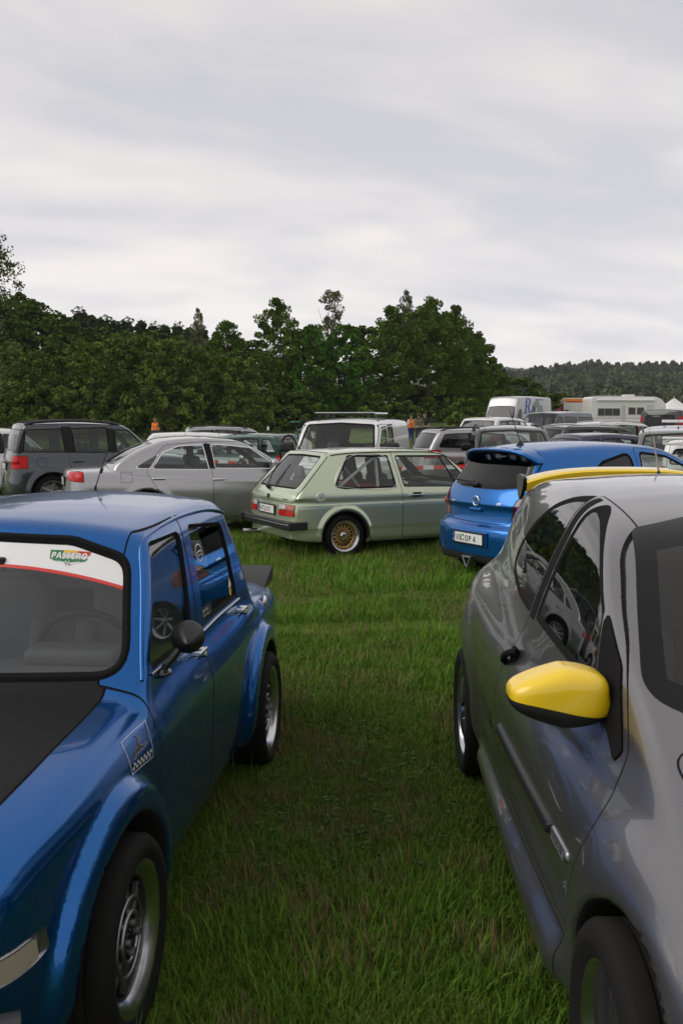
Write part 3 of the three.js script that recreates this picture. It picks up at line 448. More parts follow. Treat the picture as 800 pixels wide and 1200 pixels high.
// ------------------------------------------------------------------ grey three-door hot hatch, near right
function buildHatchGrey(h = .016) {
  const WB = 2.685, wy = .312;
  const s = { bounds: [-.75, 3.55, .1, 1.62, 1.0], crown: .10, rT: .20, rF: .2, rR: .22, rG: .10, rB: .05, fk: [.16, .45], rk: [.10, .35],
    plan: curve([[-.65, .72], [-.35, .80], [0, .838], [.6, .848], [1.5, .848], [2.2, .842], [2.6, .828], [3.0, .785], [3.45, .66]], .1),
    sec: curve([[.1, -.10], [.2, -.05], [.3, -.016], [.36, -.012], [.42, -.012], [.5, -.004], [.6, .006], [.70, .004], [.78, -.014], [.86, -.052], [.93, -.10], [1.0, -.138], [1.12, -.19]], .02), wedge: .08,
    top: curve([[-.7, 1.00], [-.5, 1.06], [0, 1.07], [1.0, 1.04], [1.9, 1.00], [2.2, .995], [2.5, .965], [2.8, .915], [3.1, .83], [3.4, .70], [3.6, .58]], .08),
    bot: curve([[-.7, .26], [-.3, .2], [.3, .165], [2.2, .165], [2.8, .19], [3.5, .22]], .05),
    front: curve([[.1, 3.34], [.25, 3.42], [.5, 3.45], [.7, 3.40], [.9, 3.3]], .05), rear: curve([[.1, -.52], [.25, -.58], [.5, -.62], [.75, -.61], [.95, -.56], [1.2, -.50]], .04),
    wheels: [[WB, wy, .348, .5], [0, wy, .348, .5]],
    gh: { y0: .85, wk: [.24, 0], rk: [.20, 0], crown: .13, rS: .11, rF: .09, rR: .12,
      ws: curve([[.9, 2.62], [1.0, 2.44], [1.1, 2.255], [1.25, 1.99], [1.38, 1.76], [1.48, 1.55]], .03), rw: curve([[.85, -.60], [1.0, -.56], [1.15, -.50], [1.3, -.42], [1.42, -.36], [1.52, -.31]], .03),
      roof: curve([[-.5, 1.415], [-.2, 1.455], [.2, 1.490], [.7, 1.508], [1.15, 1.498], [1.5, 1.455], [1.8, 1.39], [2.1, 1.3]], .08), side: curve([[.8, .80], [.95, .765], [1.08, .728], [1.25, .668], [1.40, .598], [1.5, .545]], .04), plan: curve([[-.6, -.17], [-.3, -.10], [0, -.05], [.5, -.012], [1.2, 0], [1.8, -.008], [2.2, -.045], [2.5, -.09]], .1) } };
  const fl = (x, y, wx, a) => { const r = Math.hypot(x - wx, (y - wy) * .96), t = (r - .348) / .16; return t > 1.6 || y < .12 ? 0 : a * (1 - sstep(.12, 1.25, t)); };
  s.bump = (x, y) => fl(x, y, WB, .022) + fl(x, y, 0, .034) + (.058 * sstep(.175, .235, y) * sstep(.365, .27, y)) * sstep(.38, .60, x) * sstep(2.26, 2.12, x);
  const c = new CarB(s, h), g = c.g, grey = paint([.175, .172, .180], .8, .30), yel = paint([.86, .58, .006], .0, .42), blk = std([.009, .009, .0095], .85, 0, { specularIntensity: .25 });
  // glazing
  const wsF = frontRegion(mirrorPts([[0, .985], [.56, 1.0, .06], [.668, 1.035, .05], [.605, 1.21, 2], [.525, 1.392, .05], [.3, 1.432, .2], [0, 1.445]]), .06, 1.3);
  const wsM = c.win('windscreen', wsF, { seal: .055, bulge: .0, recess: .003, sealMat: MT.blackGloss, mat: glass([.78, .83, .81]), sealName: 'windscreen_border' });
  c.win('rear_window', rearRegion(mirrorPts([[0, 1.0], [.52, 1.03, .08], [.44, 1.34, .08], [0, 1.37]]), .06, .3), { seal: .04, bulge: 0, recess: .003, sealMat: MT.blackGloss, mat: MT.glassDark });
  const door = [[.97, .385, .12], [.965, .62, 2], [1.115, 1.00, .12], [1.17, 1.49, .06], [1.42, 1.465, 2], [1.62, 1.395, 2], [1.85, 1.27, 2], [2.15, 1.085, 2], [2.325, .905, .10], [2.36, .72, 2], [2.30, .52, 2], [2.22, .365, .10], [1.6, .362, 2]];
  const dw = [[1.215, 1.02, .03], [1.268, 1.452, .07], [1.42, 1.428, 2], [1.58, 1.37, 2], [1.74, 1.285, 2], [1.90, 1.185, .05], [2.02, .982, .03]], qw = [[.47, 1.17, .10], [.56, 1.29, 2], [.76, 1.395, 2], [1.0, 1.45, 2], [1.165, 1.462, .03], [1.105, 1.018, .03], [.80, 1.035, 2], [.53, 1.095, .4]];
  for (const sd of [-1, 1]) {
    const tri = c.panel('mirror_triangle', sideRegion([[1.90, 1.20, .02], [2.035, .985, .02], [2.275, .862, .015], [2.30, .895, .015], [2.13, 1.075, .1]], .02, sd, .45), { mat: blk, gap: .003, off: .004 });
    const wd = c.win('window', sideRegion(dw, .03, sd, .5), { seal: .022, bulge: .002, recess: .005, mat: glass([.46, .52, .50], { ior: 1.8 }) });
    const wq = c.win('quarter_window', sideRegion(qw, .03, sd, .4), { seal: .02, bulge: .002, recess: .004, mat: glass([.40, .46, .45], { ior: 1.8 }) });
    c.panel('pillar_trim', sideRegion([[1.12, 1.01, .01], [1.18, 1.455, .01], [1.25, 1.45, .01], [1.205, 1.01, .01]], .01, sd, .5), { mat: blk, gap: .003, off: .001 });
    const st = c.strip('door_strip', sideRegion([[1.08, .560, .015], [1.12, .603, .012], [2.05, .607, .002], [2.05, .565, .002]], .01, sd, .5), { mat: MT.trim, h: .014, w: .02 });
    const bd = c.strip('door_badge', sideRegion([[2.06, .565, .002], [2.06, .607, .002], [2.24, .604, .01], [2.25, .572, .01]], .005, sd, .5), { mat: MT.alloyDull, h: .008, w: .012 });
    const d = c.panel('door', sideRegion(door, .05, sd, .5), { mat: grey, gap: .006, depth: .012 });
    d.add(wd.glass, wd.seal, st, bd, tri);
    c.panel('sill', (x, y, z) => Math.max(Math.abs(y - .250) - .095, Math.abs(x - 1.32) - .86, .6 - z * sd), { mat: grey, gap: .005, depth: .008 });
    // lettering on the bright badge
    const tx = canvasTex(256, 48, (x, w, hh) => { x.fillStyle = '#b9bdc2'; x.fillRect(0, 0, w, hh); x.fillStyle = '#2a3550'; x.fillRect(0, 6, w * .86, 30); x.fillStyle = '#d6d9dd'; x.font = 'italic bold 24px sans-serif'; x.textBaseline = 'middle'; x.fillText('RENAULT SPORT', 10, 22); });
    c.decal('badge_print', [2.15, .587, sd * .87], [-sd * .078 * -1, 0, 0], [0, .0125, 0], std([.85, .85, .86], .2, .6, { map: tx }), .0095, d, 8, 2);
    // handle: a loop over a recess
    const [hp] = c.onSkin(1.14, .87, sd * .83); const hg = new THREE.Group(); hg.name = 'door_handle'; d.add(hg); hg.position.set(...hp);
    part('grip', cat([tube([[-.06, -.045, sd * .002], [-.055, -.03, sd * .024], [.0, .005, sd * .034], [.055, .03, sd * .018], [.075, .035, 0]], .013, 24, 10), M4(new THREE.SphereGeometry(.04, 16, 12), .02, .012, sd * .002, 0, 0, .5, [1.3, .8, .35])]), blk, hg);
    // mirror
    const m = new THREE.Group(); m.name = 'door_mirror'; g.add(m); m.scale.setScalar(.93); m.position.set(2.09, .990, sd * .662);
    const shape = (x, y, z) => { // x forward, z outwards
      const zz = Math.abs((z - .205) / .145), yy = Math.abs(y / (.090 - .30 * Math.max(0, z - .20) - .10 * Math.max(0, .17 - z))), xx = Math.abs(x / .10); let e = Math.pow(xx ** 3.6 + yy ** 3.6 + zz ** 3.6, 1 / 3.6) - 1; e *= .085; e = smax(e, -.05 - x * .9 - (z - .2) * .12, .03); let st = Math.max(Math.hypot((x + .0) / 1.5, y + .035) - .032, z - .14, -.02 - z); return smin(e, st, .04); };
    const ms = new Shell((x, y, z) => shape(x, y, z), [-.16, .16, -.14, .14, .38], .008), mR = ms.split(ms.all, (x, y, z) => -z, 0)[0]; // outer half only
    const [cov, rest] = ms.split(mR, (x, y, z) => Math.max(lerp(-.05, -.004, sstep(.06, .36, z)) - y, -.035 - x, .045 - z), 0), [gls, base] = ms.split(rest, (x, y, z) => Math.max(x + .035, Math.hypot((z - .2) / 1.6, y) - .06), 0);
    const fix = q => { if (sd < 0) { q.scale(1, 1, -1); const ix = q.index.array; for (let i = 0; i < ix.length; i += 3) { const t = ix[i]; ix[i] = ix[i + 1]; ix[i + 1] = t; } } return q; };
    part('mirror_cover', fix(ms.emit(cov)), yel, m); part('mirror_base', fix(ms.emit(base)), std([.012, .012, .013], .45), m); part('mirror_glass', fix(ms.emit(gls)), MT.chrome, m);
  }
  // bonnet, fuel flap, lamps, hatch
  c.panel('bonnet', topRegion([[3.28, -.50, .15], [3.28, .50, .15], [2.75, .64, .2], [2.44, .655, .05], [2.60, 0, .6], [2.44, -.655, .05], [2.75, -.64, .2]], .08, .6), { mat: grey, gap: .006 });
  c.panel('hatch', rearRegion(mirrorPts([[0, .52], [.55, .52, .08], [.62, .8, .1], [.60, 1.0, .1], [.50, 1.40, .06], [0, 1.42]]), .06, -.28), { mat: grey, gap: .006 });
  for (const sd of [-1, 1]) { c.panel('headlamp', frontRegion([[sd * .42, .60], [sd * .66, .61], [sd * .74, .72], [sd * .60, .73], [sd * .45, .68]], .03, 3.0), { mat: MT.lampWhite, gap: .005 }); c.panel('rear_lamp', rearRegion([[sd * .60, .66], [sd * .78, .68], [sd * .74, .95], [sd * .60, .93]], .03, -.2), { mat: MT.redDark, gap: .005 }); }
  c.panel('front_grille', frontRegion([[-.5, .28], [.5, .28], [.56, .44], [-.56, .44]], .05, 3.0), { mat: MT.trim, gap: .004, off: -.01 });
  c.body(grey); c.liner();
  // tall yellow rear wing on black end plates
  { const w = new THREE.Group(); w.name = 'rear_wing'; g.add(w); const n = 24, p = [], idx = [], nr = [[.080, -.046], [.100, .002], [.088, .012], [-.02, .020], [-.118, .014], [-.122, .002], [-.05, -.032]];
    for (let i = 0; i <= n; i++) { const z = lerp(-.505, .505, i / n), yy = 1.470 - .062 * Math.pow(Math.abs(z) / .51, 3), dx = .10 * z * z; for (const [a, b] of nr) p.push(-.42 + a + dx * 0.6, yy + b, z); }
    for (let i = 0; i < n; i++) for (let k = 0; k < 7; k++) { const a = i * 7 + k, b = i * 7 + (k + 1) % 7, d = a + 7, e = b + 7; idx.push(a, d, b, b, d, e); }
    const q = new THREE.BufferGeometry(); q.setAttribute('position', new THREE.Float32BufferAttribute(p, 3)); q.setIndex(idx); part('wing_blade', toCreasedNormals(q, .5), yel, w);
    for (const sd of [-1, 1]) { const e = new THREE.Shape(); e.moveTo(-.12, .035); e.quadraticCurveTo(.0, .055, .08, .03); e.quadraticCurveTo(.05, -.05, -.05, -.085); e.quadraticCurveTo(-.12, -.06, -.12, .035); const x = new THREE.ExtrudeGeometry(e, { depth: .008, bevelEnabled: true, bevelSize: .004, bevelThickness: .005, bevelSegments: 2 }); x.translate(-.40, 1.405, sd * .512 - .004); part('wing_end_plate', x, MT.blackGloss, w); }
    for (const z of [-.3, .3]) part('wing_post', box(-.39, 1.435, z, .10, .06, .012, .004), MT.trim, w); }
  { const [p] = c.onSkin(-.10, 1.5, -.10); const a = new THREE.Group(); a.name = 'roof_antenna'; g.add(a); a.position.set(...p); part('antenna_base', M4(new THREE.ConeGeometry(.024, .035, 16), 0, .012, 0), MT.plastic, a); part('antenna_rod', bar([0, .02, 0], [-.10, .19, 0], .0055, .003), std([.25, .2, .16], .5), a); }
  for (const [z, l] of [[-.58, .52], [-.02, .52]]) { const [p] = c.onSkin(2.46, 1.01, z); part('wiper', cat([bar([p[0], p[1] + .012, p[2]], [p[0] - .08, p[1] + .05, p[2] + l * .6], .007, .005), bar([p[0] - .09, p[1] + .055, p[2] + l * .15], [p[0] - .10, p[1] + .06, p[2] + l], .006)]), MT.trim, g); }
  interior(c, { front: .95, rear: .2, y: .34, zs: .36, dashX: 1.95, dashY: .93, halfW: .70, seatMat: std([.03, .03, .033], .9), bucket: true, wheelAt: [1.52, .90] });
  fitWheels(c, makeWheel({ R: .312, rim: .222, w: .215, style: 'clio', spokeMat: std([.22, .22, .24], .3, .95), lipMat: MT.alloy, seg: 72 }), WB, .312, .768);
  return c;
}

// ------------------------------------------------------------------ pale green boxy hatchback of the 1970s
function buildHatchGreen(h = .02) {
  const WB = 2.40, wy = .268;
  const s = { bounds: [-.86, 3.2, .08, 1.46, .92], crown: .06, rT: .085, rF: .09, rR: .07, rG: .05, rB: .04, fk: [.06, .4], rk: [.05, .25],
    plan: curve([[-.75, .745], [-.5, .765], [0, .778], [.8, .785], [1.6, .785], [2.2, .78], [2.7, .765], [3.0, .74]], .1),
    sec: curve([[.08, -.10], [.16, -.05], [.25, -.008], [.36, -.004], [.368, .006], [.378, .004], [.5, .004], [.62, .004], [.656, .004], [.672, -.008], [.75, -.016], [.83, -.032], [.92, -.06]], .006),
    top: curve([[-.8, .83], [-.5, .845], [.5, .845], [1.6, .845], [1.95, .86], [2.3, .84], [2.7, .80], [3.0, .745]], .05),
    bot: curve([[-.8, .26], [-.4, .20], [.4, .17], [2.0, .17], [2.6, .2], [3.1, .26]], .05),
    front: curve([[.1, 3.0], [.3, 3.03], [.6, 3.05], [.8, 3.02]], .03), rear: curve([[.1, -.62], [.22, -.69], [.35, -.725], [.55, -.728], [.70, -.715], [.78, -.70], [.9, -.62]], .02),
    wheels: [[WB, wy, .318, .5], [0, wy, .318, .5]],
    gh: { y0: .74, wk: [.14, 0], rk: [.10, 0], crown: .07, rS: .055, rF: .05, rR: .04,
      ws: curve([[.7, 2.34], [.86, 2.13], [1.0, 1.955], [1.2, 1.71], [1.32, 1.56], [1.42, 1.42]], .02), rw: curve([[.7, -.72], [.76, -.70], [.82, -.66], [1.0, -.49], [1.2, -.295], [1.32, -.18], [1.4, -.1]], .015),
      roof: curve([[-.3, 1.318], [0, 1.345], [.5, 1.360], [1.0, 1.358], [1.4, 1.335], [1.7, 1.28]], .05), side: curve([[.7, .775], [.80, .762], [.9, .735], [1.1, .682], [1.25, .640], [1.36, .605]], .03) } };
  const fl = (x, y, wx) => { const r = Math.hypot(x - wx, y - wy), t = (r - .318) / .07; return t > 1.3 || y < .12 ? 0 : .024 * (1 - sstep(.5, 1.15, t)); };
  s.bump = (x, y) => fl(x, y, WB) + fl(x, y, 0);
  const c = new CarB(s, h, .07), g = c.g, grn = paint([.52, .58, .42], .62, .27), gl = glass([.84, .88, .86]);
  c.win('windscreen', frontRegion(mirrorPts([[0, .89], [.63, .90, .05], [.55, 1.29, .05], [0, 1.31]]), .04, 1.3), { seal: .026, mat: gl });
  const rwin = c.win('rear_window', rearRegion(mirrorPts([[0, .865], [.60, .865, .05], [.515, 1.272, .05], [0, 1.285]]), .04, .1), { seal: .022, bulge: .004, mat: glass([.80, .87, .83]) });
  for (const sd of [-1, 1]) {
    const W = c.win('window', sideRegion([[.875, .862, .03], [.79, 1.272, .03], [1.565, 1.262, .05], [1.965, .835, .04]], .03, sd, .5), { seal: .02, bulge: .005, mat: gl, sealMat: MT.trim });
    const Q = c.win('quarter_window', sideRegion([[-.135, .885, .05], [.02, .857, .06], [.775, .857, .03], [.69, 1.275, .03], [.10, 1.285, .06]], .05, sd, .5), { seal: .024, bulge: .007, mat: gl });
    part('quarter_bright_trim', tube([[-.12, .905], [.10, 1.262], [.672, 1.255], [.755, .874], [.0, .872]].map(q => { const [p, n] = c.onSkin(q[0], q[1], sd * .7); return [p[0], p[1], p[2] + n[2] * .004]; }), .004, 60, 6, true), MT.chrome, Q.seal);
    const d = c.panel('door', sideRegion([[.835, .205, .03], [.838, .84, .02], [.735, 1.318, .03], [1.62, 1.305, .05], [2.06, .84, .04], [2.03, .5, .3], [1.98, .205, .03]], .03, sd, .5), { mat: grn, gap: .007, depth: .011 });
    d.add(W.glass, W.seal);
    const vent = part('vent_bar', bar(c.onSkin(1.70, .86, sd * .74)[0], c.onSkin(1.475, 1.24, sd * .65)[0], .011), MT.trim, W.glass);
    const [hp] = c.onSkin(.99, .755, sd * .78); const hg = new THREE.Group(); hg.name = 'door_handle'; d.add(hg); hg.position.set(...hp);
    part('grip', cat([box(.07, 0, sd * .03, .19, .022, .014, .006), box(-.03, 0, sd * .014, .035, .036, .04, .008), box(.16, 0, sd * .014, .02, .022, .034, .006)]), MT.chrome, hg); part('recess', box(.07, .006, sd * .003, .12, .06, .006, .003), MT.gap, hg);
    // side lamps' ends, rubber arch lip, stripes
    part('arch_lip', tube(Array.from({ length: 15 }, (_, k) => { const a = lerp(-.1, 1.75, k / 14); return [Math.cos(a) * .325, wy + Math.sin(a) * .325, 0]; }).map(q => { const [p] = c.onSkin(q[0], q[1], sd * .8); return [p[0], p[1], p[2] + sd * .002]; }), .02, 40, 8), MT.trim, g);
    for (const yy of [.668, .657]) part('side_stripe', tube(Array.from({ length: 18 }, (_, k) => { const x = lerp(-.66, .80, k / 17); const [p, n] = c.onSkin(x, yy, sd * .78); return [p[0] + n[0] * .001, p[1], p[2] + n[2] * .001]; }), .0026, 40, 5), std([.30, .36, .42], .3, .4), g);
    for (const yy of [.668, .657]) part('side_stripe', tube(Array.from({ length: 14 }, (_, k) => { const x = lerp(.85, 2.0, k / 13); const [p, n] = c.onSkin(x, yy, sd * .78); return [p[0], p[1], p[2] + n[2] * .001]; }), .0026, 30, 5), std([.30, .36, .42], .3, .4), d);
    // roof gutter
    part('roof_gutter', tube([[-.13, 1.272], [.1, 1.298], [.5, 1.308], [1.0, 1.308], [1.4, 1.292], [1.6, 1.24], [1.9, .96]].map(q => { const [p, n] = c.onSkin(q[0], q[1] + .012, sd * .63); return [p[0], p[1], p[2] + n[2] * .004]; }), .008, 60, 6), MT.trim, g);
    // hatch edge trim
    part('hatch_edge_trim', tube([[-.68, .70], [-.69, .79], [-.60, .88], [-.40, 1.08], [-.18, 1.30]].map(q => { const [p, n] = c.onSkin(q[0], q[1], sd * .73); return [p[0] + n[0] * .002, p[1] + n[1] * .002, p[2] + n[2] * .002]; }), .006, 40, 6), MT.trim, g);
  }
  // round white filler cap on the right flank
  { const [p, n] = c.onSkin(-.335, .768, .77), f = new THREE.Group(); f.name = 'fuel_cap'; g.add(f); f.position.set(...p); part('cap_disc', lathe([[0, .014], [.05, .013], [.064, .008], [.067, -.004]], 36), std([.62, .63, .60], .35, .3), f); for (let k = 0; k < 6; k++) { const a = k / 6 * 6.2832; part('cap_screw', M4(new THREE.CylinderGeometry(.005, .005, .006, 8), Math.cos(a) * .048, Math.sin(a) * .048, .014, Math.PI / 2), MT.darkMetal, f); } part('cap_lock', M4(new THREE.CylinderGeometry(.010, .010, .006, 12), 0, 0, .015, Math.PI / 2), MT.darkMetal, f); }
  // tail lamps: white over red, amber outside
  for (const sd of [-1, 1]) {
    const lampAt = (z0, z1, y0, y1, m, nm) => c.panel(nm, rearRegion([[sd * z0, y0], [sd * z1, y0], [sd * z1, y1], [sd * z0, y1]], .004, -.3), { mat: m, gap: .004, off: .010, gapMat: MT.plastic });
    lampAt(.36, .53, .612, .675, MT.lampWhite, 'reversing_lamp'); lampAt(.535, .715, .612, .675, std([.45, .09, .05], .14, 0, { clearcoat: 1 }), 'turn_lamp'); lampAt(.36, .53, .535, .606, MT.red, 'fog_lamp'); lampAt(.535, .715, .535, .606, std([.5, .012, .014], .12, 0, { clearcoat: 1 }), 'rear_lamp');
  }
  const hatch = c.panel('hatch', rearRegion(mirrorPts([[0, .70], [.70, .70, .02], [.69, .80, .02], [.575, 1.31, .04], [0, 1.325]]), .02, .15), { mat: grn, gap: .006 }); hatch.add(rwin.glass, rwin.seal);
  c.body(grn); c.liner(std([.10, .10, .10], .95));
  { const [p] = c.onSkin(-.75, .585, 0), P = plate(g, ['H', 'P', '*', 'J', 'D', ' ', '8', '1', '7'], { w: .50, h: .105, o: { sx: .70 } }); P.position.set(p[0] - .02, .592, 0); P.rotation.y = -Math.PI / 2; }
  const bt = (str, z, w) => { const t = canvasTex(160, 40, (x, ww, hh) => { x.clearRect(0, 0, ww, hh); x.fillStyle = '#15181a'; x.font = 'bold 34px sans-serif'; x.textAlign = 'center'; x.textBaseline = 'middle'; x.fillText(str, ww / 2, hh / 2 + 2); }); c.decal('hatch_badge', [-.70, .742, z], [0, 0, w], [0, .018, 0], std([.5, .5, .5], .4, .3, { map: t, alphaTest: .5 }), .002, hatch, 6, 2); };
  bt('GOLF', -.55, .07); bt('Formel', .50, .085);
  { const e = part('hatch_emblem', cat([new THREE.TorusGeometry(.03, .005, 8, 28), bar([-.018, .018, 0], [-.006, -.02, 0], .004), bar([-.006, -.02, 0], [0, 0, 0], .004), bar([.018, .018, 0], [.006, -.02, 0], .004), bar([.006, -.02, 0], [0, 0, 0], .004)]), MT.trim, hatch); const [p] = c.onSkin(-.70, .748, 0); e.position.set(p[0] - .004, p[1], p[2]); e.rotation.y = Math.PI / 2; }
  // rear wiper
  { const [p] = c.onSkin(-.64, .84, -.10), w = new THREE.Group(); w.name = 'rear_wiper'; g.add(w); part('wiper_pivot', M4(new THREE.CylinderGeometry(.022, .028, .06, 14), p[0] - .03, p[1] + .02, p[2], 0, 0, .9), MT.plastic, w); part('wiper_arm', cat([bar([p[0] - .04, p[1] + .03, p[2]], [p[0] + .20, p[1] + .31, p[2] - .23], .008, .005), bar([p[0] + .05, p[1] + .12, p[2] - .13], [p[0] + .30, p[1] + .40, p[2] - .27], .007)]), MT.plastic, w); }
  // black bumper with bright bead, tail pipe, tow eye
  { const b = new THREE.Group(); b.name = 'rear_bumper'; g.add(b); const bl = []; for (let i = 0; i <= 20; i++) { const z = lerp(-.79, .79, i / 20); bl.push(-.775 + .05 * Math.pow(Math.abs(z) / .79, 10)); }
    const mk = (y0, y1, d, e0) => { const p = [], ix = []; for (let i = 0; i <= 20; i++) { const z = lerp(-.79, .79, i / 20), x = bl[i]; p.push(x + .05, y0, z, x - d + .01, y0, z, x - d, y0 + .012, z, x - d, y1 - .012, z, x - d + .01, y1, z, x + .05, y1, z); } for (let i = 0; i < 20; i++) for (let k = 0; k < 5; k++) { const a = i * 6 + k, q = a + 6; ix.push(a, a + 1, q, a + 1, q + 1, q); } const q = new THREE.BufferGeometry(); q.setAttribute('position', new THREE.Float32BufferAttribute(p, 3)); q.setIndex(ix); q.computeVertexNormals(); return q; };
    part('bumper_bar', mk(.375, .475, .02), MT.trim, b); for (const sd of [-1, 1]) part('bumper_end', box(-.66, .425, sd * .795, .26, .10, .05, .015), MT.trim, b); part('bumper_bead', mk(.432, .444, .024), MT.alloy, b);
    const fb = part('front_bumper', box(3.08, .42, 0, .10, .11, 1.56, .03), MT.trim, g);
    part('tail_pipe', cat([bar([-.55, .262, -.34], [-.93, .268, -.36], .032, .032, 18), bar([-.55, .262, -.34], [-.935, .268, -.36], .028, .028, 18)]), MT.alloy, g);
    part('rear_valance', box(-.66, .30, 0, .05, .12, 1.3, .02), grn, g); }
  for (const sd of [-1, 1]) { part('headlamp', lathe([[0, .02], [.06, .018], [.088, .004], [.092, -.03]], 28).rotateY(Math.PI / 2), MT.lampWhite, g).position.set(3.05, .62, sd * .52); part('door_mirror', cat([box(1.80, .925, sd * .86, .07, .10, .17, .03), bar([1.82, .87, sd * .76], [1.80, .90, sd * .82], .014)]), MT.plastic, g); }
  interior(c, { front: 1.0, rear: .26, y: .34, zs: .35, dashX: 1.90, dashY: .86, halfW: .66, seatMat: MT.seat, bucket: true, wheelAt: [1.50, .84] });
  // welded cage
  const cg = new THREE.Group(); cg.name = 'roll_cage'; g.add(cg); const pale = std([.55, .57, .52], .4), pole = (a, b) => part('cage_tube', bar(a, b, .02, .02, 12), pale, cg);
  for (const sd of [-1, 1]) { pole([.62, .3, sd * .62], [.56, 1.27, sd * .54]); pole([.56, 1.26, sd * .54], [-.30, .62, sd * .52]); pole([.56, 1.27, sd * .54], [1.45, 1.25, sd * .52]); } pole([.56, 1.27, -.54], [.56, 1.27, .54]); pole([.54, 1.2, -.5], [.62, .5, .6]); pole([.10, .92, -.55], [.10, .92, .55]);
  part('harness_bar', box(.58, .86, 0, .02, .05, 1.1), std([.35, .02, .02], .8), cg);
  fitWheels(c, makeWheel({ R: .268, rim: .197, w: .20, style: 'bbs', spokeMat: MT.gold, seg: 64 }), WB, .268, .700);
  return c;
}

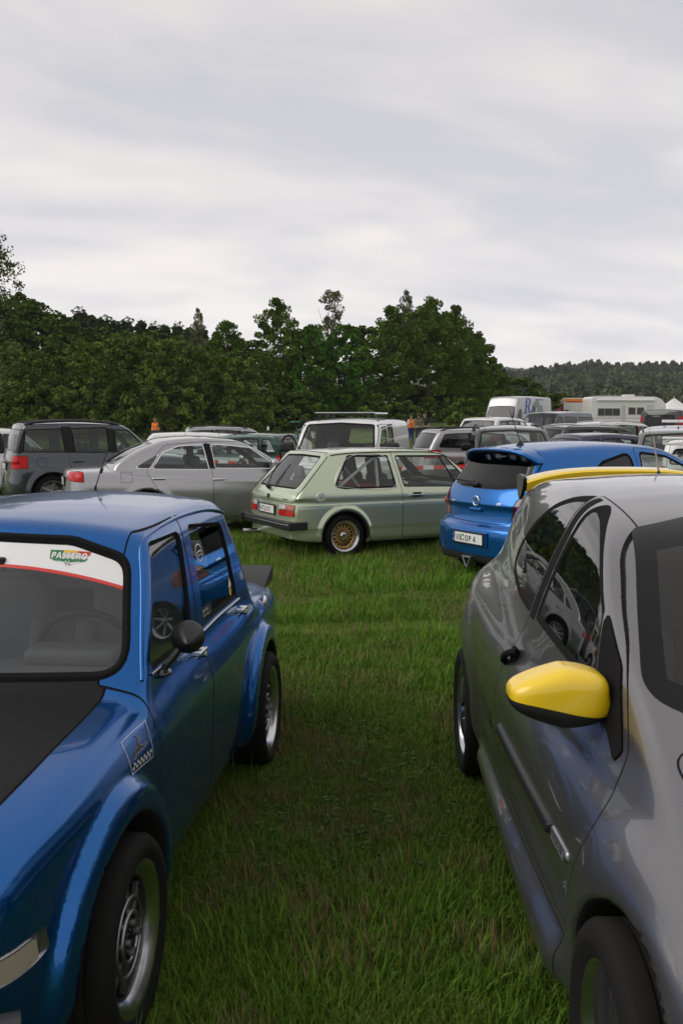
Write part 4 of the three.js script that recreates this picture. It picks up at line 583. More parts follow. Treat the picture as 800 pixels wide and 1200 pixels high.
// ------------------------------------------------------------------ bright blue three-door hot hatch
function buildHatchBlue(h = .02) {
  const WB = 2.511, wy = .315;
  const s = { bounds: [-.95, 3.4, .1, 1.62, .98], crown: .10, rT: .2, rF: .2, rR: .16, rG: .10, rB: .06, fk: [.14, .5], rk: [.14, .40], wedge: .06,
    plan: curve([[-.7, .80], [-.4, .838], [0, .855], [.8, .86], [1.7, .86], [2.5, .85], [2.9, .80], [3.3, .66]], .1),
    sec: curve([[.1, -.08], [.22, -.02], [.35, .0], [.55, .004], [.70, .0], [.80, -.02], [.90, -.06], [1.0, -.115], [1.1, -.16]], .025),
    top: curve([[-.75, 1.0], [-.5, 1.05], [0, 1.05], [1.0, 1.02], [1.9, .99], [2.3, .96], [2.7, .88], [3.0, .78], [3.3, .62]], .08),
    bot: curve([[-.8, .235], [-.5, .195], [.3, .17], [2.2, .17], [3.3, .21]], .05),
    front: curve([[.1, 3.25], [.3, 3.33], [.5, 3.34], [.75, 3.25], [.95, 3.1]], .05), rear: curve([[.1, -.62], [.2, -.70], [.32, -.735], [.50, -.735], [.60, -.725], [.645, -.655], [.68, -.640], [.85, -.625], [.98, -.575], [1.1, -.52]], .012),
    wheels: [[WB, wy, .35, .5], [0, wy, .35, .5]],
    gh: { y0: .85, wk: [.22, 0], rk: [.16, .10], crown: .10, rS: .12, rF: .09, rR: .09,
      ws: curve([[.9, 2.55], [1.0, 2.38], [1.15, 2.10], [1.3, 1.82], [1.42, 1.58], [1.5, 1.4]], .03), rw: curve([[.85, -.63], [.98, -.575], [1.1, -.50], [1.25, -.395], [1.38, -.31], [1.48, -.25]], .03),
      roof: curve([[-.45, 1.405], [-.2, 1.445], [.2, 1.480], [.7, 1.495], [1.2, 1.478], [1.6, 1.42], [1.9, 1.33]], .08), side: curve([[.85, .80], [1.0, .765], [1.1, .735], [1.25, .68], [1.4, .615], [1.5, .56]], .04), plan: curve([[-.6, -.12], [-.3, -.07], [.1, -.03], [.6, -.004], [1.3, 0], [1.9, -.02], [2.4, -.08]], .1) } };
  const fl = (x, y, wx) => { const r = Math.hypot(x - wx, y - wy), t = (r - .35) / .14; return t > 1.6 || y < .12 ? 0 : .028 * (1 - sstep(.1, 1.25, t)); };
  s.bump = (x, y) => fl(x, y, WB) + fl(x, y, 0);
  const c = new CarB(s, h, .08), g = c.g, blue = paint([.0, .118, .41], .78, .27, .7), blk = std([.016, .016, .017], .5);
  const win = glass([.74, .79, .77]);
  c.win('windscreen', frontRegion(mirrorPts([[0, 1.0], [.66, 1.03, .06], [.55, 1.38, .06], [0, 1.435]]), .05, 1.2), { seal: .05, bulge: 0, sealMat: MT.blackGloss, mat: win });
  const RW = c.win('rear_window', rearRegion(mirrorPts([[0, 1.005], [.30, 1.01, .3], [.625, 1.045, .10], [.535, 1.375, .05], [0, 1.42]]), .06, .3), { seal: .05, bulge: 0, recess: .002, sealMat: MT.blackGloss, mat: glass([.03, .03, .03], { ior: 1.45 }) });
  for (const sd of [-1, 1]) {
    const dw = c.win('window', sideRegion([[1.02, 1.045, .03], [1.06, 1.395, .06], [1.45, 1.345, .15], [1.85, 1.17, .2], [2.10, 1.01, .05]], .03, sd, .45), { seal: .025, mat: win });
    const qw = c.win('quarter_window', sideRegion([[.30, 1.155, .08], [.50, 1.30, .15], [.93, 1.398, .1], [.955, 1.05, .03], [.5, 1.085, .15]], .03, sd, .4), { seal: .03, bulge: 0, mat: MT.glassDark });
    const d = c.panel('door', sideRegion([[.90, .34, .06], [.90, .7, .3], [.985, 1.03, .1], [1.0, 1.435, .05], [1.45, 1.39, .15], [1.88, 1.20, .2], [2.20, .99, .06], [2.20, .5, .2], [2.12, .34, .06]], .05, sd, .45), { mat: blue, gap: .006 });
    d.add(dw.glass, dw.seal);
    part('door_mirror', cat([box(1.98, 1.03, sd * .92, .12, .14, .2, .05)]), blue, g);
    const L = c.panel('rear_lamp', (() => { const q = sdPoly(outline([[-.80, .685], [-.50, .69], [-.34, .78], [-.26, 1.0], [-.40, 1.02], [-.80, 1.0]], .03)), z1 = sdPoly(outline([[.52, .70], [.575, .90], [.66, 1.0], [1, 1.0], [1, .68]], .03)); return (x, y, z) => Math.max(q(x, y), z1(z * sd, y)); })(), { mat: std([.13, .008, .012], .1, 0, { clearcoat: 1, clearcoatRoughness: .02 }), gap: .006, off: .003 });
    const [lp] = c.onSkin(-.55, .84, sd * .70); part('lamp_bulb', M4(new THREE.SphereGeometry(.04, 18, 12), lp[0] + .012, lp[1], lp[2] - sd * .0, 0, 0, 0, [.5, 1, 1]), std([.34, .03, .035], .08, .1, { clearcoat: 1 }), L);
    // vents in the bumper corner
    for (let k = 0; k < 3; k++) { const [p, n] = c.onSkin(-.50 + k * .05, .42 - k * .03, sd * .84); part('bumper_vent', box(p[0], p[1], p[2], .012, .11, .02, .004), MT.gap, g); }
  }
  // plate recess, diffuser, exhaust
  const diff = c.panel('diffuser', rearRegion(mirrorPts([[0, .12], [.85, .12, .02], [.80, .30, .05], [.62, .345, .05], [.45, .325, .05], [0, .320]]), .03, -.25), { mat: blk, gap: .004, off: -.012 });
  const hatch = c.panel('hatch', rearRegion(mirrorPts([[0, .655], [.45, .66, .1], [.515, .70, .05], [.565, .90, .05], [.655, 1.02, .05], [.57, 1.40, .05], [0, 1.44]]), .05, -.24), { mat: blue, gap: .007, depth: .014 }); hatch.add(RW.glass, RW.seal);
  c.panel('handle_recess', rearRegion([[-.09, .70], [.09, .70], [.10, .775], [-.10, .775]], .02, -.2), { mat: blue, gap: .003, off: -.012 });
  c.body(blue); c.liner();
  { const [p] = c.onSkin(-.66, .765, 0); part('hatch_handle', box(p[0] - .01, p[1] + .02, 0, .035, .045, .19, .015), blue, hatch); }
  { const tr = new THREE.Shape(); tr.moveTo(-.075, .05); tr.lineTo(.075, .05); tr.lineTo(.02, -.06); tr.lineTo(-.02, -.06); tr.closePath(); const ho = new THREE.Path(); ho.moveTo(-.055, .038); ho.lineTo(-.012, -.045); ho.lineTo(.012, -.045); ho.lineTo(.055, .038); ho.closePath(); tr.holes.push(ho); const e = new THREE.ExtrudeGeometry(tr, { depth: .10, bevelEnabled: true, bevelSize: .004, bevelThickness: .004, bevelSegments: 2 }); const m = part('exhaust', e, MT.alloyDull, g); m.rotation.y = -Math.PI / 2; m.position.set(-.66, .245, 0); }
  { const [p] = c.onSkin(-.78, .49, 0); const rec = part('plate_recess', box(p[0] + .004, .49, 0, .02, .16, .62, .008), blue, g); const P = plate(g, ['V', 'B', '*', 'O', 'P', ' ', '4'], { o: { sx: .9 } }); P.position.set(p[0] - .016, .49, 0); P.rotation.y = -Math.PI / 2; }
  // ring emblem with a bolt, lettering
  { const e = new THREE.Group(); e.name = 'hatch_emblem'; hatch.add(e); const [p, n] = c.onSkin(-.66, .885, 0); e.position.set(p[0] + n[0] * .006, p[1] + n[1] * .006, p[2]); e.rotation.set(0, -Math.PI / 2, 0); part('emblem_ring', new THREE.TorusGeometry(.05, .007, 10, 36), MT.chrome, e); const z = new THREE.Shape(); z.moveTo(-.075, .012); z.lineTo(.012, .012); z.lineTo(.0, .001); z.lineTo(.075, -.012); z.lineTo(-.012, -.012); z.lineTo(0, -.001); z.closePath(); part('emblem_bolt', new THREE.ExtrudeGeometry(z, { depth: .006, bevelEnabled: false }), MT.chrome, e); }
  const txt = (str, z, w, hgt, y, it) => { const t = canvasTex(192, 64, (x, ww, hh) => { x.clearRect(0, 0, ww, hh); x.fillStyle = '#e8eaee'; x.font = (it ? 'italic ' : '') + 'bold 50px sans-serif'; x.textAlign = 'center'; x.textBaseline = 'middle'; x.fillText(str, ww / 2, hh / 2 + 2); }); c.decal('lettering', [-.64, y, z], [0, 0, w], [0, hgt, 0], std([.9, .9, .9], .2, .8, { map: t, alphaTest: .5 }), .003, hatch, 6, 2); };
  txt('CORSA', -.46, .07, .02, .865); txt('OPC', .36, .07, .024, .875, true);
  { const t = canvasTex(192, 64, (x, ww, hh) => { x.clearRect(0, 0, ww, hh); x.strokeStyle = '#dadcdc'; x.lineWidth = 7; x.beginPath(); x.moveTo(10, 50); x.quadraticCurveTo(60, 2, 84, 14); x.quadraticCurveTo(60, 60, 110, 40); x.quadraticCurveTo(130, 20, 140, 40); x.quadraticCurveTo(160, 44, 184, 22); x.stroke(); }); c.decal('window_sticker', [-.33, 1.345, .02], [0, 0, .085], [.012, .022, 0], std([.9, .9, .9], .4, 0, { map: t, alphaTest: .5 }), .001, RW.glass, 6, 2); }
  { const [p] = c.onSkin(-.53, 1.03, -.10), w = new THREE.Group(); w.name = 'rear_wiper'; g.add(w); part('wiper_arm', cat([box(p[0] - .015, p[1] + .005, p[2] - .02, .05, .04, .12, .015), bar([p[0] - .015, p[1] + .01, p[2]], [p[0] + .01, p[1] + .04, p[2] - .42], .011, .007), bar([p[0] - .005, p[1] + .03, p[2] - .05], [p[0] + .0, p[1] + .045, p[2] - .46], .008)]), MT.plastic, w); }
  // roof spoiler with slots
  { const sp = new THREE.Group(); sp.name = 'roof_spoiler'; g.add(sp); const f = (x, y, z) => { const az = Math.abs(z), yt = 1.455 - .06 * az * az - .10 * Math.pow(az / .6, 5), xb = -.47 + .16 * az * az + .10 * Math.pow(az / .6, 6); let a = y - (yt + .07 * (x + .10)), b = (yt - .055 - .10 * (x + .47)) - y; let q = smax(a, b, .02); q = smax(q, xb - x, .02); q = smax(q, x + .21, .04); q = smax(q, az - .60, .05); for (const [z0, z1] of [[.06, .20], [.25, .36]]) q = smax(q, -Math.max(Math.abs(x + .36) - .035, z0 - az, az - z1), .01); return q; };
    const S2 = new Shell(f, [-.6, 0, 1.2, 1.56, .68], .012); part('spoiler_blade', S2.emit(S2.all), blue, sp); part('brake_light', box(-.425, 1.408, 0, .03, .016, .22, .004), MT.redDark, sp); }
  { const [p] = c.onSkin(-.06, 1.5, 0), a = new THREE.Group(); a.name = 'roof_antenna'; g.add(a); a.position.set(...p); part('antenna_base', M4(new THREE.ConeGeometry(.045, .06, 20), 0, .022, 0, 0, 0, 0, [1.4, 1, .8]), MT.plastic, a); part('antenna_rod', bar([0, .03, 0], [-.16, .38, 0], .006, .003), MT.plastic, a); }
  interior(c, { front: 1.05, rear: .2, y: .36, zs: .36, dashX: 2.0, dashY: .95, halfW: .70 });
  fitWheels(c, makeWheel({ R: .315, rim: .228, w: .22, style: 'seven', spokeMat: MT.alloyDull }), WB, .315, .765);
  return c;
}

// ------------------------------------------------------------------ other vehicles from proportions
// o: wb, fo, ro (overhangs), W half width, H height, belt, nose/cowl/tail heights, wsB/wsT windscreen base/top x, rwB/rwT rear window base/top x, R wheel radius
function buildVehicle(o) {
  o = { wedge: .04, tumble: .17, R: .31, bot: .20, wk: .2, rwk: .14, crown: .10, rT: .13, rS: .10, rG: .06, sag: 0, h: .035, glassF: glass([.80, .85, .83]), glassR: null, style: 'five', rail: null, pillars: [], ...o };
  const { wb, fo, ro, W, H, belt } = o, xf = wb + fo, xr = -ro, tb = o.tail ?? belt, hw = W - o.tumble;
  const s = { bounds: [xr - .15, xf + .15, .08, H + .12, W + .12], crown: o.crown, rT: o.rT, rF: o.rF ?? .16, rR: o.rR ?? .14, rG: o.rG, rB: .05, fk: [.12, .35], rk: o.rk || [.09, .25], wedge: o.wedge,
    plan: curve([[xr, W - .07], [xr + .35, W - .02], [.3, W], [wb - .3, W], [wb + .3, W - .02], [xf, W - .14]], .12),
    sec: curve([[.1, -.08], [.2, -.045], [.32, -.006], [.5, 0], [belt * .68, .004], [belt * .82, -.012], [belt * .95, -.045], [belt + .06, -.085], [belt + .2, -.14]], .025),
    top: curve([[xr - .05, tb - .02], [o.rwB ?? xr + .2, tb], [Math.min((o.rwB ?? xr + .2) + .5, wb * .4), belt + .0], [o.wsB - .5, belt], [o.wsB, o.cowl ?? belt], [lerp(o.wsB, xf, .55), lerp(o.cowl ?? belt, o.nose, .42)], [xf - .1, o.nose], [xf + .08, o.nose - .1]], .08),
    bot: curve([[xr, o.bot + .06], [xr + .4, o.bot], [wb + .2, o.bot], [xf, o.bot + .04]], .05),
    front: curve([[.1, xf - .08], [.3, xf], [.55, xf + .005], [o.nose, xf - .05], [o.nose + .2, xf - .16]], .05), rear: o.rear ? curve(o.rear, .02) : curve([[.1, xr + .10], [.28, xr + .015], [.5, xr], [.62, xr + .015], [tb, xr + .06], [tb + .2, xr + .10]], .03),
    wheels: [[wb, o.R, o.R + .045, W - .36], [0, o.R, o.R + .045, W - .36]],
    gh: { y0: belt - .12, wk: [o.wk, 0], rk: [o.rwk, .05], crown: o.roofCrown ?? .07, rS: o.rS, rF: .08, rR: .08,
      ws: curve([[belt - .12, o.wsB + (o.wsB - o.wsT) * .13 / (H - belt) * 1.05], [belt, o.wsB], [lerp(belt, H, .5), lerp(o.wsB, o.wsT, .47)], [H - .04, o.wsT], [H + .08, o.wsT - (o.wsB - o.wsT) * .3]], .03),
      rw: curve([[tb - .2, o.rwB - .03], [tb, o.rwB], [lerp(tb, H, .5), lerp(o.rwB, o.rwT, .46)], [H - .06, o.rwT], [H + .06, o.rwT + (o.rwT - o.rwB) * .2 + .02]], .03),
      roof: curve([[o.rwT - .3, H - .07 - o.sag], [o.rwT, H - .03 - o.sag], [lerp(o.rwT, o.wsT, .45), H], [o.wsT, H - .05], [o.wsT + .4, H - .15]], .08),
      side: curve([[belt - .15, W - .055], [belt, W - .085], [lerp(belt, H, .5), lerp(W - .085, hw, .5) + .008], [H - .05, hw], [H + .1, hw - .06]], .04), plan: curve([[xr, -(o.taper ?? .05)], [lerp(xr, o.rwT, .9), -(o.taper ?? .05) * .4], [.6, 0], [o.wsT, 0], [o.wsB, -.04], [xf, -.1]], .1) } };
  const fl = (x, y, wx) => { const r = Math.hypot(x - wx, y - o.R), t = (r - o.R - .045) / .1; return t > 1.5 || y < .12 ? 0 : (o.flare ?? .014) * (1 - sstep(.1, 1.2, t)); };
  s.bump = (x, y) => fl(x, y, wb) + fl(x, y, 0) + (o.crease ? .007 * Math.exp(-(((y + o.wedge * (x - 1.2) - o.crease) / .02) ** 2)) : 0);
  if (o.mod) o.mod(s);
  const c = new CarB(s, o.h, Math.max(.08, o.h * 1.6)), g = c.g, col = o.mat, gr = o.glassR || o.glassF, bl = x => belt + .035 - o.wedge * .6 * (x - 1.2), tp = x => s.gh.roof(clamp(x, o.rwT, o.wsT)) - (o.head ?? .115) - .02 * Math.abs((x - lerp(o.rwT, o.wsT, .5)) / (o.wsT - o.rwT)) ;
  const wsx = y => lerp(o.wsB, o.wsT, (y - belt) / (H - .04 - belt)), rwx = y => lerp(o.rwB, o.rwT, clamp((y - tb) / (H - .06 - tb), -.2, 1.2));
  // glazing
  const yT = H - .075 - (o.wsDrop ?? .01), zT = hw - .085, zB = W - .155;
  const ws = c.win('windscreen', frontRegion(mirrorPts([[0, (o.cowl ?? belt) + .015], [zB, belt + .045, .06], [zT, yT - .035, .06], [0, yT]]), .05, o.wsT - .35), { seal: o.h > .033 ? .035 : .028, bulge: 0, sealMat: MT.blackGloss, mat: o.glassF });
  let rwM = null; if (o.rearWin !== null) { const [z0, y0, z1, y1] = o.rearWin || [zB - .04, Math.max(tb + .05, belt + .03), zT - .03, H - .13 - o.sag]; rwM = c.win('rear_window', rearRegion(mirrorPts([[0, y0], [z0, y0 + .01, .07], [z1, y1, .06], [0, y1 + .02]]), .05, o.rwT + .45), { seal: o.h > .033 ? .03 : .026, bulge: 0, sealMat: MT.blackGloss, mat: gr }); }
  // side windows between the pillars: bays [x0, x1, rear?]
  const zmin = hw - .16, bays = o.bays || [], made = [];
  for (const sd of [-1, 1]) {
    const doors = [];
    for (const b of bays) {
      const [x0, x1] = b, n = 5, up = [], lo = []; let pts;
      if (b[3]) pts = b[3]; else { // b[2]: 'f' slants with the windscreen, 'r' with the rear window
        const yb0 = bl(x0), yb1 = bl(x1);
        pts = [[x0, yb0, .03]]; const T0 = b[2] === 'r' ? x0 + (rwx(tp(x0)) - rwx(yb0)) * (b[5] ?? .8) : x0 + (b[4] ?? -.02), T1 = b[2] === 'f' ? Math.min(x1, wsx(tp(o.wsT)) - .09) : x1 - .02;
        pts.push([T0, tp(T0), .06]); if (T1 - T0 > .6) pts.push([(T0 + T1) / 2, tp((T0 + T1) / 2) + .006, .3]);
        if (b[2] === 'f') { pts.push([T1, tp(T1) - .004, .07]); pts.push([wsx(yb1 + .05) - .16, yb1 + .03, .04]); } else pts.push([T1, tp(T1), .03]); pts.push([b[2] === 'f' ? wsx(yb1 + .05) - .20 : x1, yb1, .03]);
      }
      const w = c.win(b[6] || 'window', sideRegion(pts, .03, sd, zmin), { seal: o.trimMat === MT.chrome ? .009 : .018, bulge: 0, recess: .003, mat: b[7] || (b[2] === 'f' ? o.glassF : gr), sealMat: o.trimMat || MT.rubber });
      doors.push([b, w]);
    }
    for (const p of o.pillars) c.panel('pillar_trim', sideRegion([[p[0], bl(p[0]) - .003], [p[0] + (p[2] ?? -.03), tp(p[0]) + .004], [p[1] + (p[2] ?? -.03), tp(p[1]) + .004], [p[1], bl(p[1]) - .003]], .005, sd, zmin), { mat: MT.blackGloss, gap: 0 });
    (o.doors || []).forEach((pts, k) => { const d = c.panel(k ? 'rear_door' : 'front_door', sideRegion(pts, .04, sd, zmin - .02), { mat: col, gap: o.h > .033 ? .008 : .006 }); const cx = pts.reduce((a, q) => a + q[0], 0) / pts.length; for (const [b, w] of doors) if (!b[8] && b[0] >= Math.min(...pts.map(q => q[0])) - .05 && b[1] <= Math.max(...pts.map(q => q[0])) + .35 && Math.abs((b[0] + b[1]) / 2 - cx) < .5 && !w.done) { w.done = 1; d.add(w.glass, w.seal); }
      const hx = Math.min(...pts.map(q => q[0])) + .16, [hp] = c.onSkin(hx, belt - .115 - o.wedge * (hx - 1.2), sd * W); part('door_handle', cat([box(hp[0], hp[1], hp[2] + sd * .012, .19, .03, .03, o.h > .033 ? 0 : .012), box(hp[0], hp[1] - .022, hp[2] - sd * .004, .15, .03, .016)]), o.handle || col, d); });
    // lamps
    if (o.rl) { const t = o.rl; const rl = c.panel('rear_lamp', (() => { const q = sdPoly(outline(t.map(p => [p[0] * sd, p[1]]), .025)); const xx = o.rlx ?? xr + .45; return (x, y, z) => Math.max(q(z, y), x - xx); })(), { mat: o.rlMat || MT.red, gap: .006, off: .004 }); if (o.rlWhite) { const q = o.rlWhite, [p, n] = c.onSkin(xr - .1, q[1], sd * q[0]); part('reversing_lamp', box(p[0] - .003, p[1], p[2], .012, q[3], q[2], .004), MT.lampWhite, rl); } }
    if (o.fl !== null) { const t = o.fl || [[W - .42, o.nose - .16], [W - .16, o.nose - .15], [W - .06, o.nose + .02], [W - .22, o.nose + .0], [W - .40, o.nose - .06]]; c.panel('headlamp', frontRegion(t.map(p => [p[0] * sd, p[1]]), .025, xf - .5), { mat: MT.lampWhite, gap: .006 }); }
    if (o.mirror !== null) { const mx = wsx(belt + .06) - .28, my = belt + .075 + (o.mirrorUp || 0), sc = o.mirrorScale || 1; const mg = new THREE.Group(); mg.name = 'door_mirror'; g.add(mg); mg.position.set(mx, my, sd * (W - .06)); part('mirror_housing', box(0, .02 * sc, sd * .13 * sc, .11 * sc, .15 * sc, .22 * sc, .05 * sc), o.mirrorMat || col, mg); part('mirror_foot', box(0, -.03, sd * .04, .06, .04, .12, .015), MT.plastic, mg); }
  }
  if (o.hatch !== false) { const hp = c.panel('tailgate', rearRegion(mirrorPts([[0, o.hatchY ?? .55], [W - .24, o.hatchY ?? .55, .06], [W - .2, belt, .1], [hw - .10, H - .07 - o.sag, .06], [0, H - .05 - o.sag]]), .05, Math.max(o.rwT + .1, xr + .4)), { mat: col, gap: o.h > .033 ? .009 : .006 }); if (rwM) hp.add(rwM.glass, rwM.seal); }
  c.panel('bonnet', topRegion([[xf - .12, -(W - .4), .1], [xf - .12, W - .4, .1], [o.wsB - .05, W - .19, .06], [o.wsB + .10, 0, .6], [o.wsB - .05, -(W - .19), .06]], .06, o.nose - .2), { mat: col, gap: o.h > .033 ? .009 : .006 });
  if (o.grille !== null) c.panel('grille', frontRegion([[-.42, o.nose - .20], [.42, o.nose - .20], [.46, o.nose - .06], [-.46, o.nose - .06]], .03, xf - .3), { mat: MT.trim, gap: .005, off: -.008 });
  if (o.cladding) c.panel('lower_cladding', (x, y, z) => y - o.cladding, { mat: MT.trim, gap: 0 });
  if (o.cut) o.cut(c);
  c.body(col); c.liner(o.lining || MT.linerGrey);
  if (o.plate) { const [p] = c.onSkin(xr - .1, o.plateY ?? .72, 0), P = plate(g, o.plate); P.position.set(p[0] - .012, o.plateY ?? .72, 0); P.rotation.y = -Math.PI / 2; }
  if (o.rail) for (const sd of [-1, 1]) { const q = Array.from({ length: 12 }, (_, k) => { const x = lerp(o.rwT + .05, o.wsT - .12, k / 11), [p] = c.onSkin(x, H, sd * (hw - .05)); return [p[0], p[1] + .045 * Math.sin(Math.PI * clamp(k / 11, .0, 1)) ** .35, p[2]]; }); part('roof_rail', tube(q, o.railR || .018, 40, 8), o.rail, g); }
  if (o.antenna !== undefined) { const [p] = c.onSkin(o.antenna, H + .05, 0); part('roof_antenna', cat([M4(new THREE.ConeGeometry(.03, .05, 12), p[0], p[1] + .015, p[2]), bar([p[0], p[1] + .02, p[2]], [p[0] - .14, p[1] + .26, p[2]], .005, .003)]), MT.plastic, g); }
  interior(c, { front: wb * .42, rear: o.rearSeat === null ? undefined : wb * .42 - .85, y: .30 + Math.max(0, belt - .95), zs: W * .42, dashX: o.wsB - .28, dashY: belt - .02, halfW: W - .16, seatMat: o.seatMat || MT.seatGrey });
  fitWheels(c, makeWheel({ R: o.R, rim: o.rim || o.R * .70, w: .205, style: o.style, spokeMat: o.spoke || MT.alloyDull, lipMat: o.spoke || MT.alloyDull, seg: o.h > .033 ? 28 : 48 }), wb, o.R, W - .115);
  return c;
}
const rectDoor = (x0, x1, belt, top, f = 0, r = 0) => [[x0, .26, .04], [x0, belt, .05], [x0 + r, top, .04], [x1 + f, top - .01, .05], [x1, belt, .05], [x1, .26, .04]];

// silver executive saloon
function buildSaloonSilver() {
  const mat = paint([.37, .37, .385], .78, .30);
  const c = buildVehicle({ wb: 2.843, fo: .93, ro: 1.14, W: .905, H: 1.46, belt: .945, tail: 1.005, nose: .72, cowl: .97, wsB: 2.28, wsT: 1.47, rwB: -.52, rwT: .20, sag: .015, R: .325, wedge: .035, tumble: .225, crown: .07, rT: .14, rS: .12, taper: .08, mat, style: 'ten', spoke: MT.alloy, h: .029, head: .10, trimMat: MT.chrome, handle: MT.chrome, flare: .012, crease: .80,
    glassF: glass([.84, .89, .87]), glassR: glass([.80, .86, .83]),
    bays: [[1.03, 1.9, 'f', null, -.05], [.06, .94, 'm', [[.10, .985, .02], [.26, 1.235, .08], [.50, 1.325, .15], [.865, 1.345, .03], [.945, .965, .02]]], [-.2, .06, 'q', [[-.16, 1.0, .02], [.07, .99, .01], [.215, 1.205, .01], [.12, 1.165, .1]], , , 'quarter_window']],
    pillars: [[.945, 1.045, -.075]],
    doors: [rectDoor(.985, 2.13, .98, 1.385, -.70, -.075), [[.985, .26, .03], [.985, .98, .03], [.91, 1.385, .03], [.30, 1.34, .2], [.07, 1.09, .1], [.02, .93, .05], [.14, .72, .1], [.33, .50, .2], [.39, .26, .03]]],
    rl: [[.44, .84], [.95, .81], [.95, .945], [.60, .965], [.46, .95]], rlx: -.88, rlMat: MT.red, plate: ['O', 'L', '*', 'K', 'R', ' ', '7', '1'], plateY: .80, hatch: false, rearWin: [.63, 1.05, .52, 1.36], antenna: undefined, seatMat: std([.09, .09, .09], .8), lining: std([.16, .16, .155], .95),
    cut: q => { q.panel('boot_lid', (x, y, z) => Math.max(Math.abs(z) - .62, x + .50, .62 - y), { mat, gap: .006 }); for (const sd of [-1, 1]) { q.strip('rub_strip', sideRegion([[.42, .505, .004], [.42, .535, .004], [2.28, .52, .004], [2.28, .49, .004]], .006, sd, .6), { mat: MT.chrome, h: .006, w: .012 }); }
      q.panel('fuel_flap', sideRegion([[-.36, .80], [-.20, .80], [-.20, .95], [-.36, .95]], .03, 1, .6), { mat, gap: .005 }); } });
  return c;
}
// boxy dark grey estate-like SUV with roof rails
function buildSuvGrey() {
  const mat = paint([.045, .054, .066], .7, .30);
  const c = buildVehicle({ wb: 2.578, fo: .86, ro: .76, W: .895, H: 1.645, belt: 1.03, tail: 1.03, nose: .86, cowl: 1.05, wsB: 2.02, wsT: 1.40, rwB: -.70, rwT: -.52, R: .335, wedge: .012, tumble: .165, rS: .09, taper: .03, mat, h: .032, rail: std([.016, .016, .017], .5), railR: .028, flare: .035, cladding: .36, head: .10, glassF: glass([.80, .86, .84]), glassR: glass([.48, .54, .52]), trimMat: MT.rubber,
    bays: [[1.18, 1.7, 'f', null, -.03], [.42, 1.05, 'm', [[.42, 1.07, .02], [.36, 1.525, .03], [1.02, 1.54, .03], [1.05, 1.06, .02]]], [-.52, .24, 'q', [[-.50, 1.085, .04], [-.44, 1.50, .05], [.20, 1.52, .03], [.26, 1.075, .03]], , , 'quarter_window', , 1]],
    pillars: [[1.045, 1.185, -.03], [.25, .425, -.06], [-.66, -.50, .06]], doors: [rectDoor(1.115, 2.04, 1.05, 1.585, -.50, -.03), [[1.115, .36, .03], [1.115, 1.05, .03], [1.085, 1.585, .03], [.30, 1.575, .04], [.33, 1.05, .04], [.31, .85, .08], [.43, .60, .2], [.46, .36, .03]]],
    rl: [[.60, .78], [.92, .80], [.93, 1.02], [.62, 1.03]], rlx: -.42, plate: ['O', 'A', '*', 'L', 'S', ' ', '2', '4'], plateY: .82, rearWin: [.70, 1.10, .60, 1.50], lining: std([.12, .12, .12], .95),
    cut: q => { for (const sd of [1]) q.panel('fuel_flap', (x, y, z) => Math.max(Math.hypot(x + .18, y - .90) - .085, .6 - z), { mat, gap: .007 }); } });
  return c;
}

// ------------------------------------------------------------------ the field
const gY = (x, z) => { const d = -z; if (d < 11) return 0; const e = Math.min(d, 78) - 11; return lerp(4e-5, 1.25e-4, sstep(-.05, .15, x / d)) * e * e + 1.45 * sstep(63, 76, d) * sstep(.19, .12, x / d) + (d > 78 ? Math.min(d - 78, 260) * .006 : 0); };
const farRise = (x, z) => { const d = -z; if (d < 240) return 0; const s = x / d; const p = lerp(.62, 1, sstep(.17, .26, s)) * lerp(1, 1.10, sstep(.26, .42, s)) * (.96 + .08 * vnoise(s * 9 + 3, 1)); return sstep(240, 720, d) * 23.5 * p + sstep(1100, 1700, d) * 52 * (.85 + .3 * vnoise(s * 7, 8)) * sstep(.5, .12, s); };
const terrain = (x, z) => gY(x, z) + farRise(x, z);
const grassTex = (() => { const n = 512, d = new Uint8Array(n * n * 4); for (let j = 0; j < n; j++) for (let i = 0; i < n; i++) { const P = (f, o) => { const u = i / n * f, v = j / n * f, a = vnoise(u + o, v + o), b = vnoise(u - f + o, v + o), c = vnoise(u + o, v - f + o), e = vnoise(u - f + o, v - f + o), s = i / n, t = j / n; return (a * (1 - s) + b * s) * (1 - t) + (c * (1 - s) + e * s) * t; }; const k = .5 * P(9, 3) + .3 * P(40, 9) + .2 * P(150, 40), o = (j * n + i) * 4; d[o] = 52 + 66 * k; d[o + 1] = 70 + 64 * k; d[o + 2] = 26 + 30 * k; d[o + 3] = 255; } const t = new THREE.DataTexture(d, n, n, THREE.RGBAFormat); t.colorSpace = THREE.SRGBColorSpace; t.wrapS = t.wrapT = THREE.RepeatWrapping; t.magFilter = THREE.LinearFilter; t.minFilter = THREE.LinearMipmapLinearFilter; t.generateMipmaps = true; t.needsUpdate = true; return t; })();
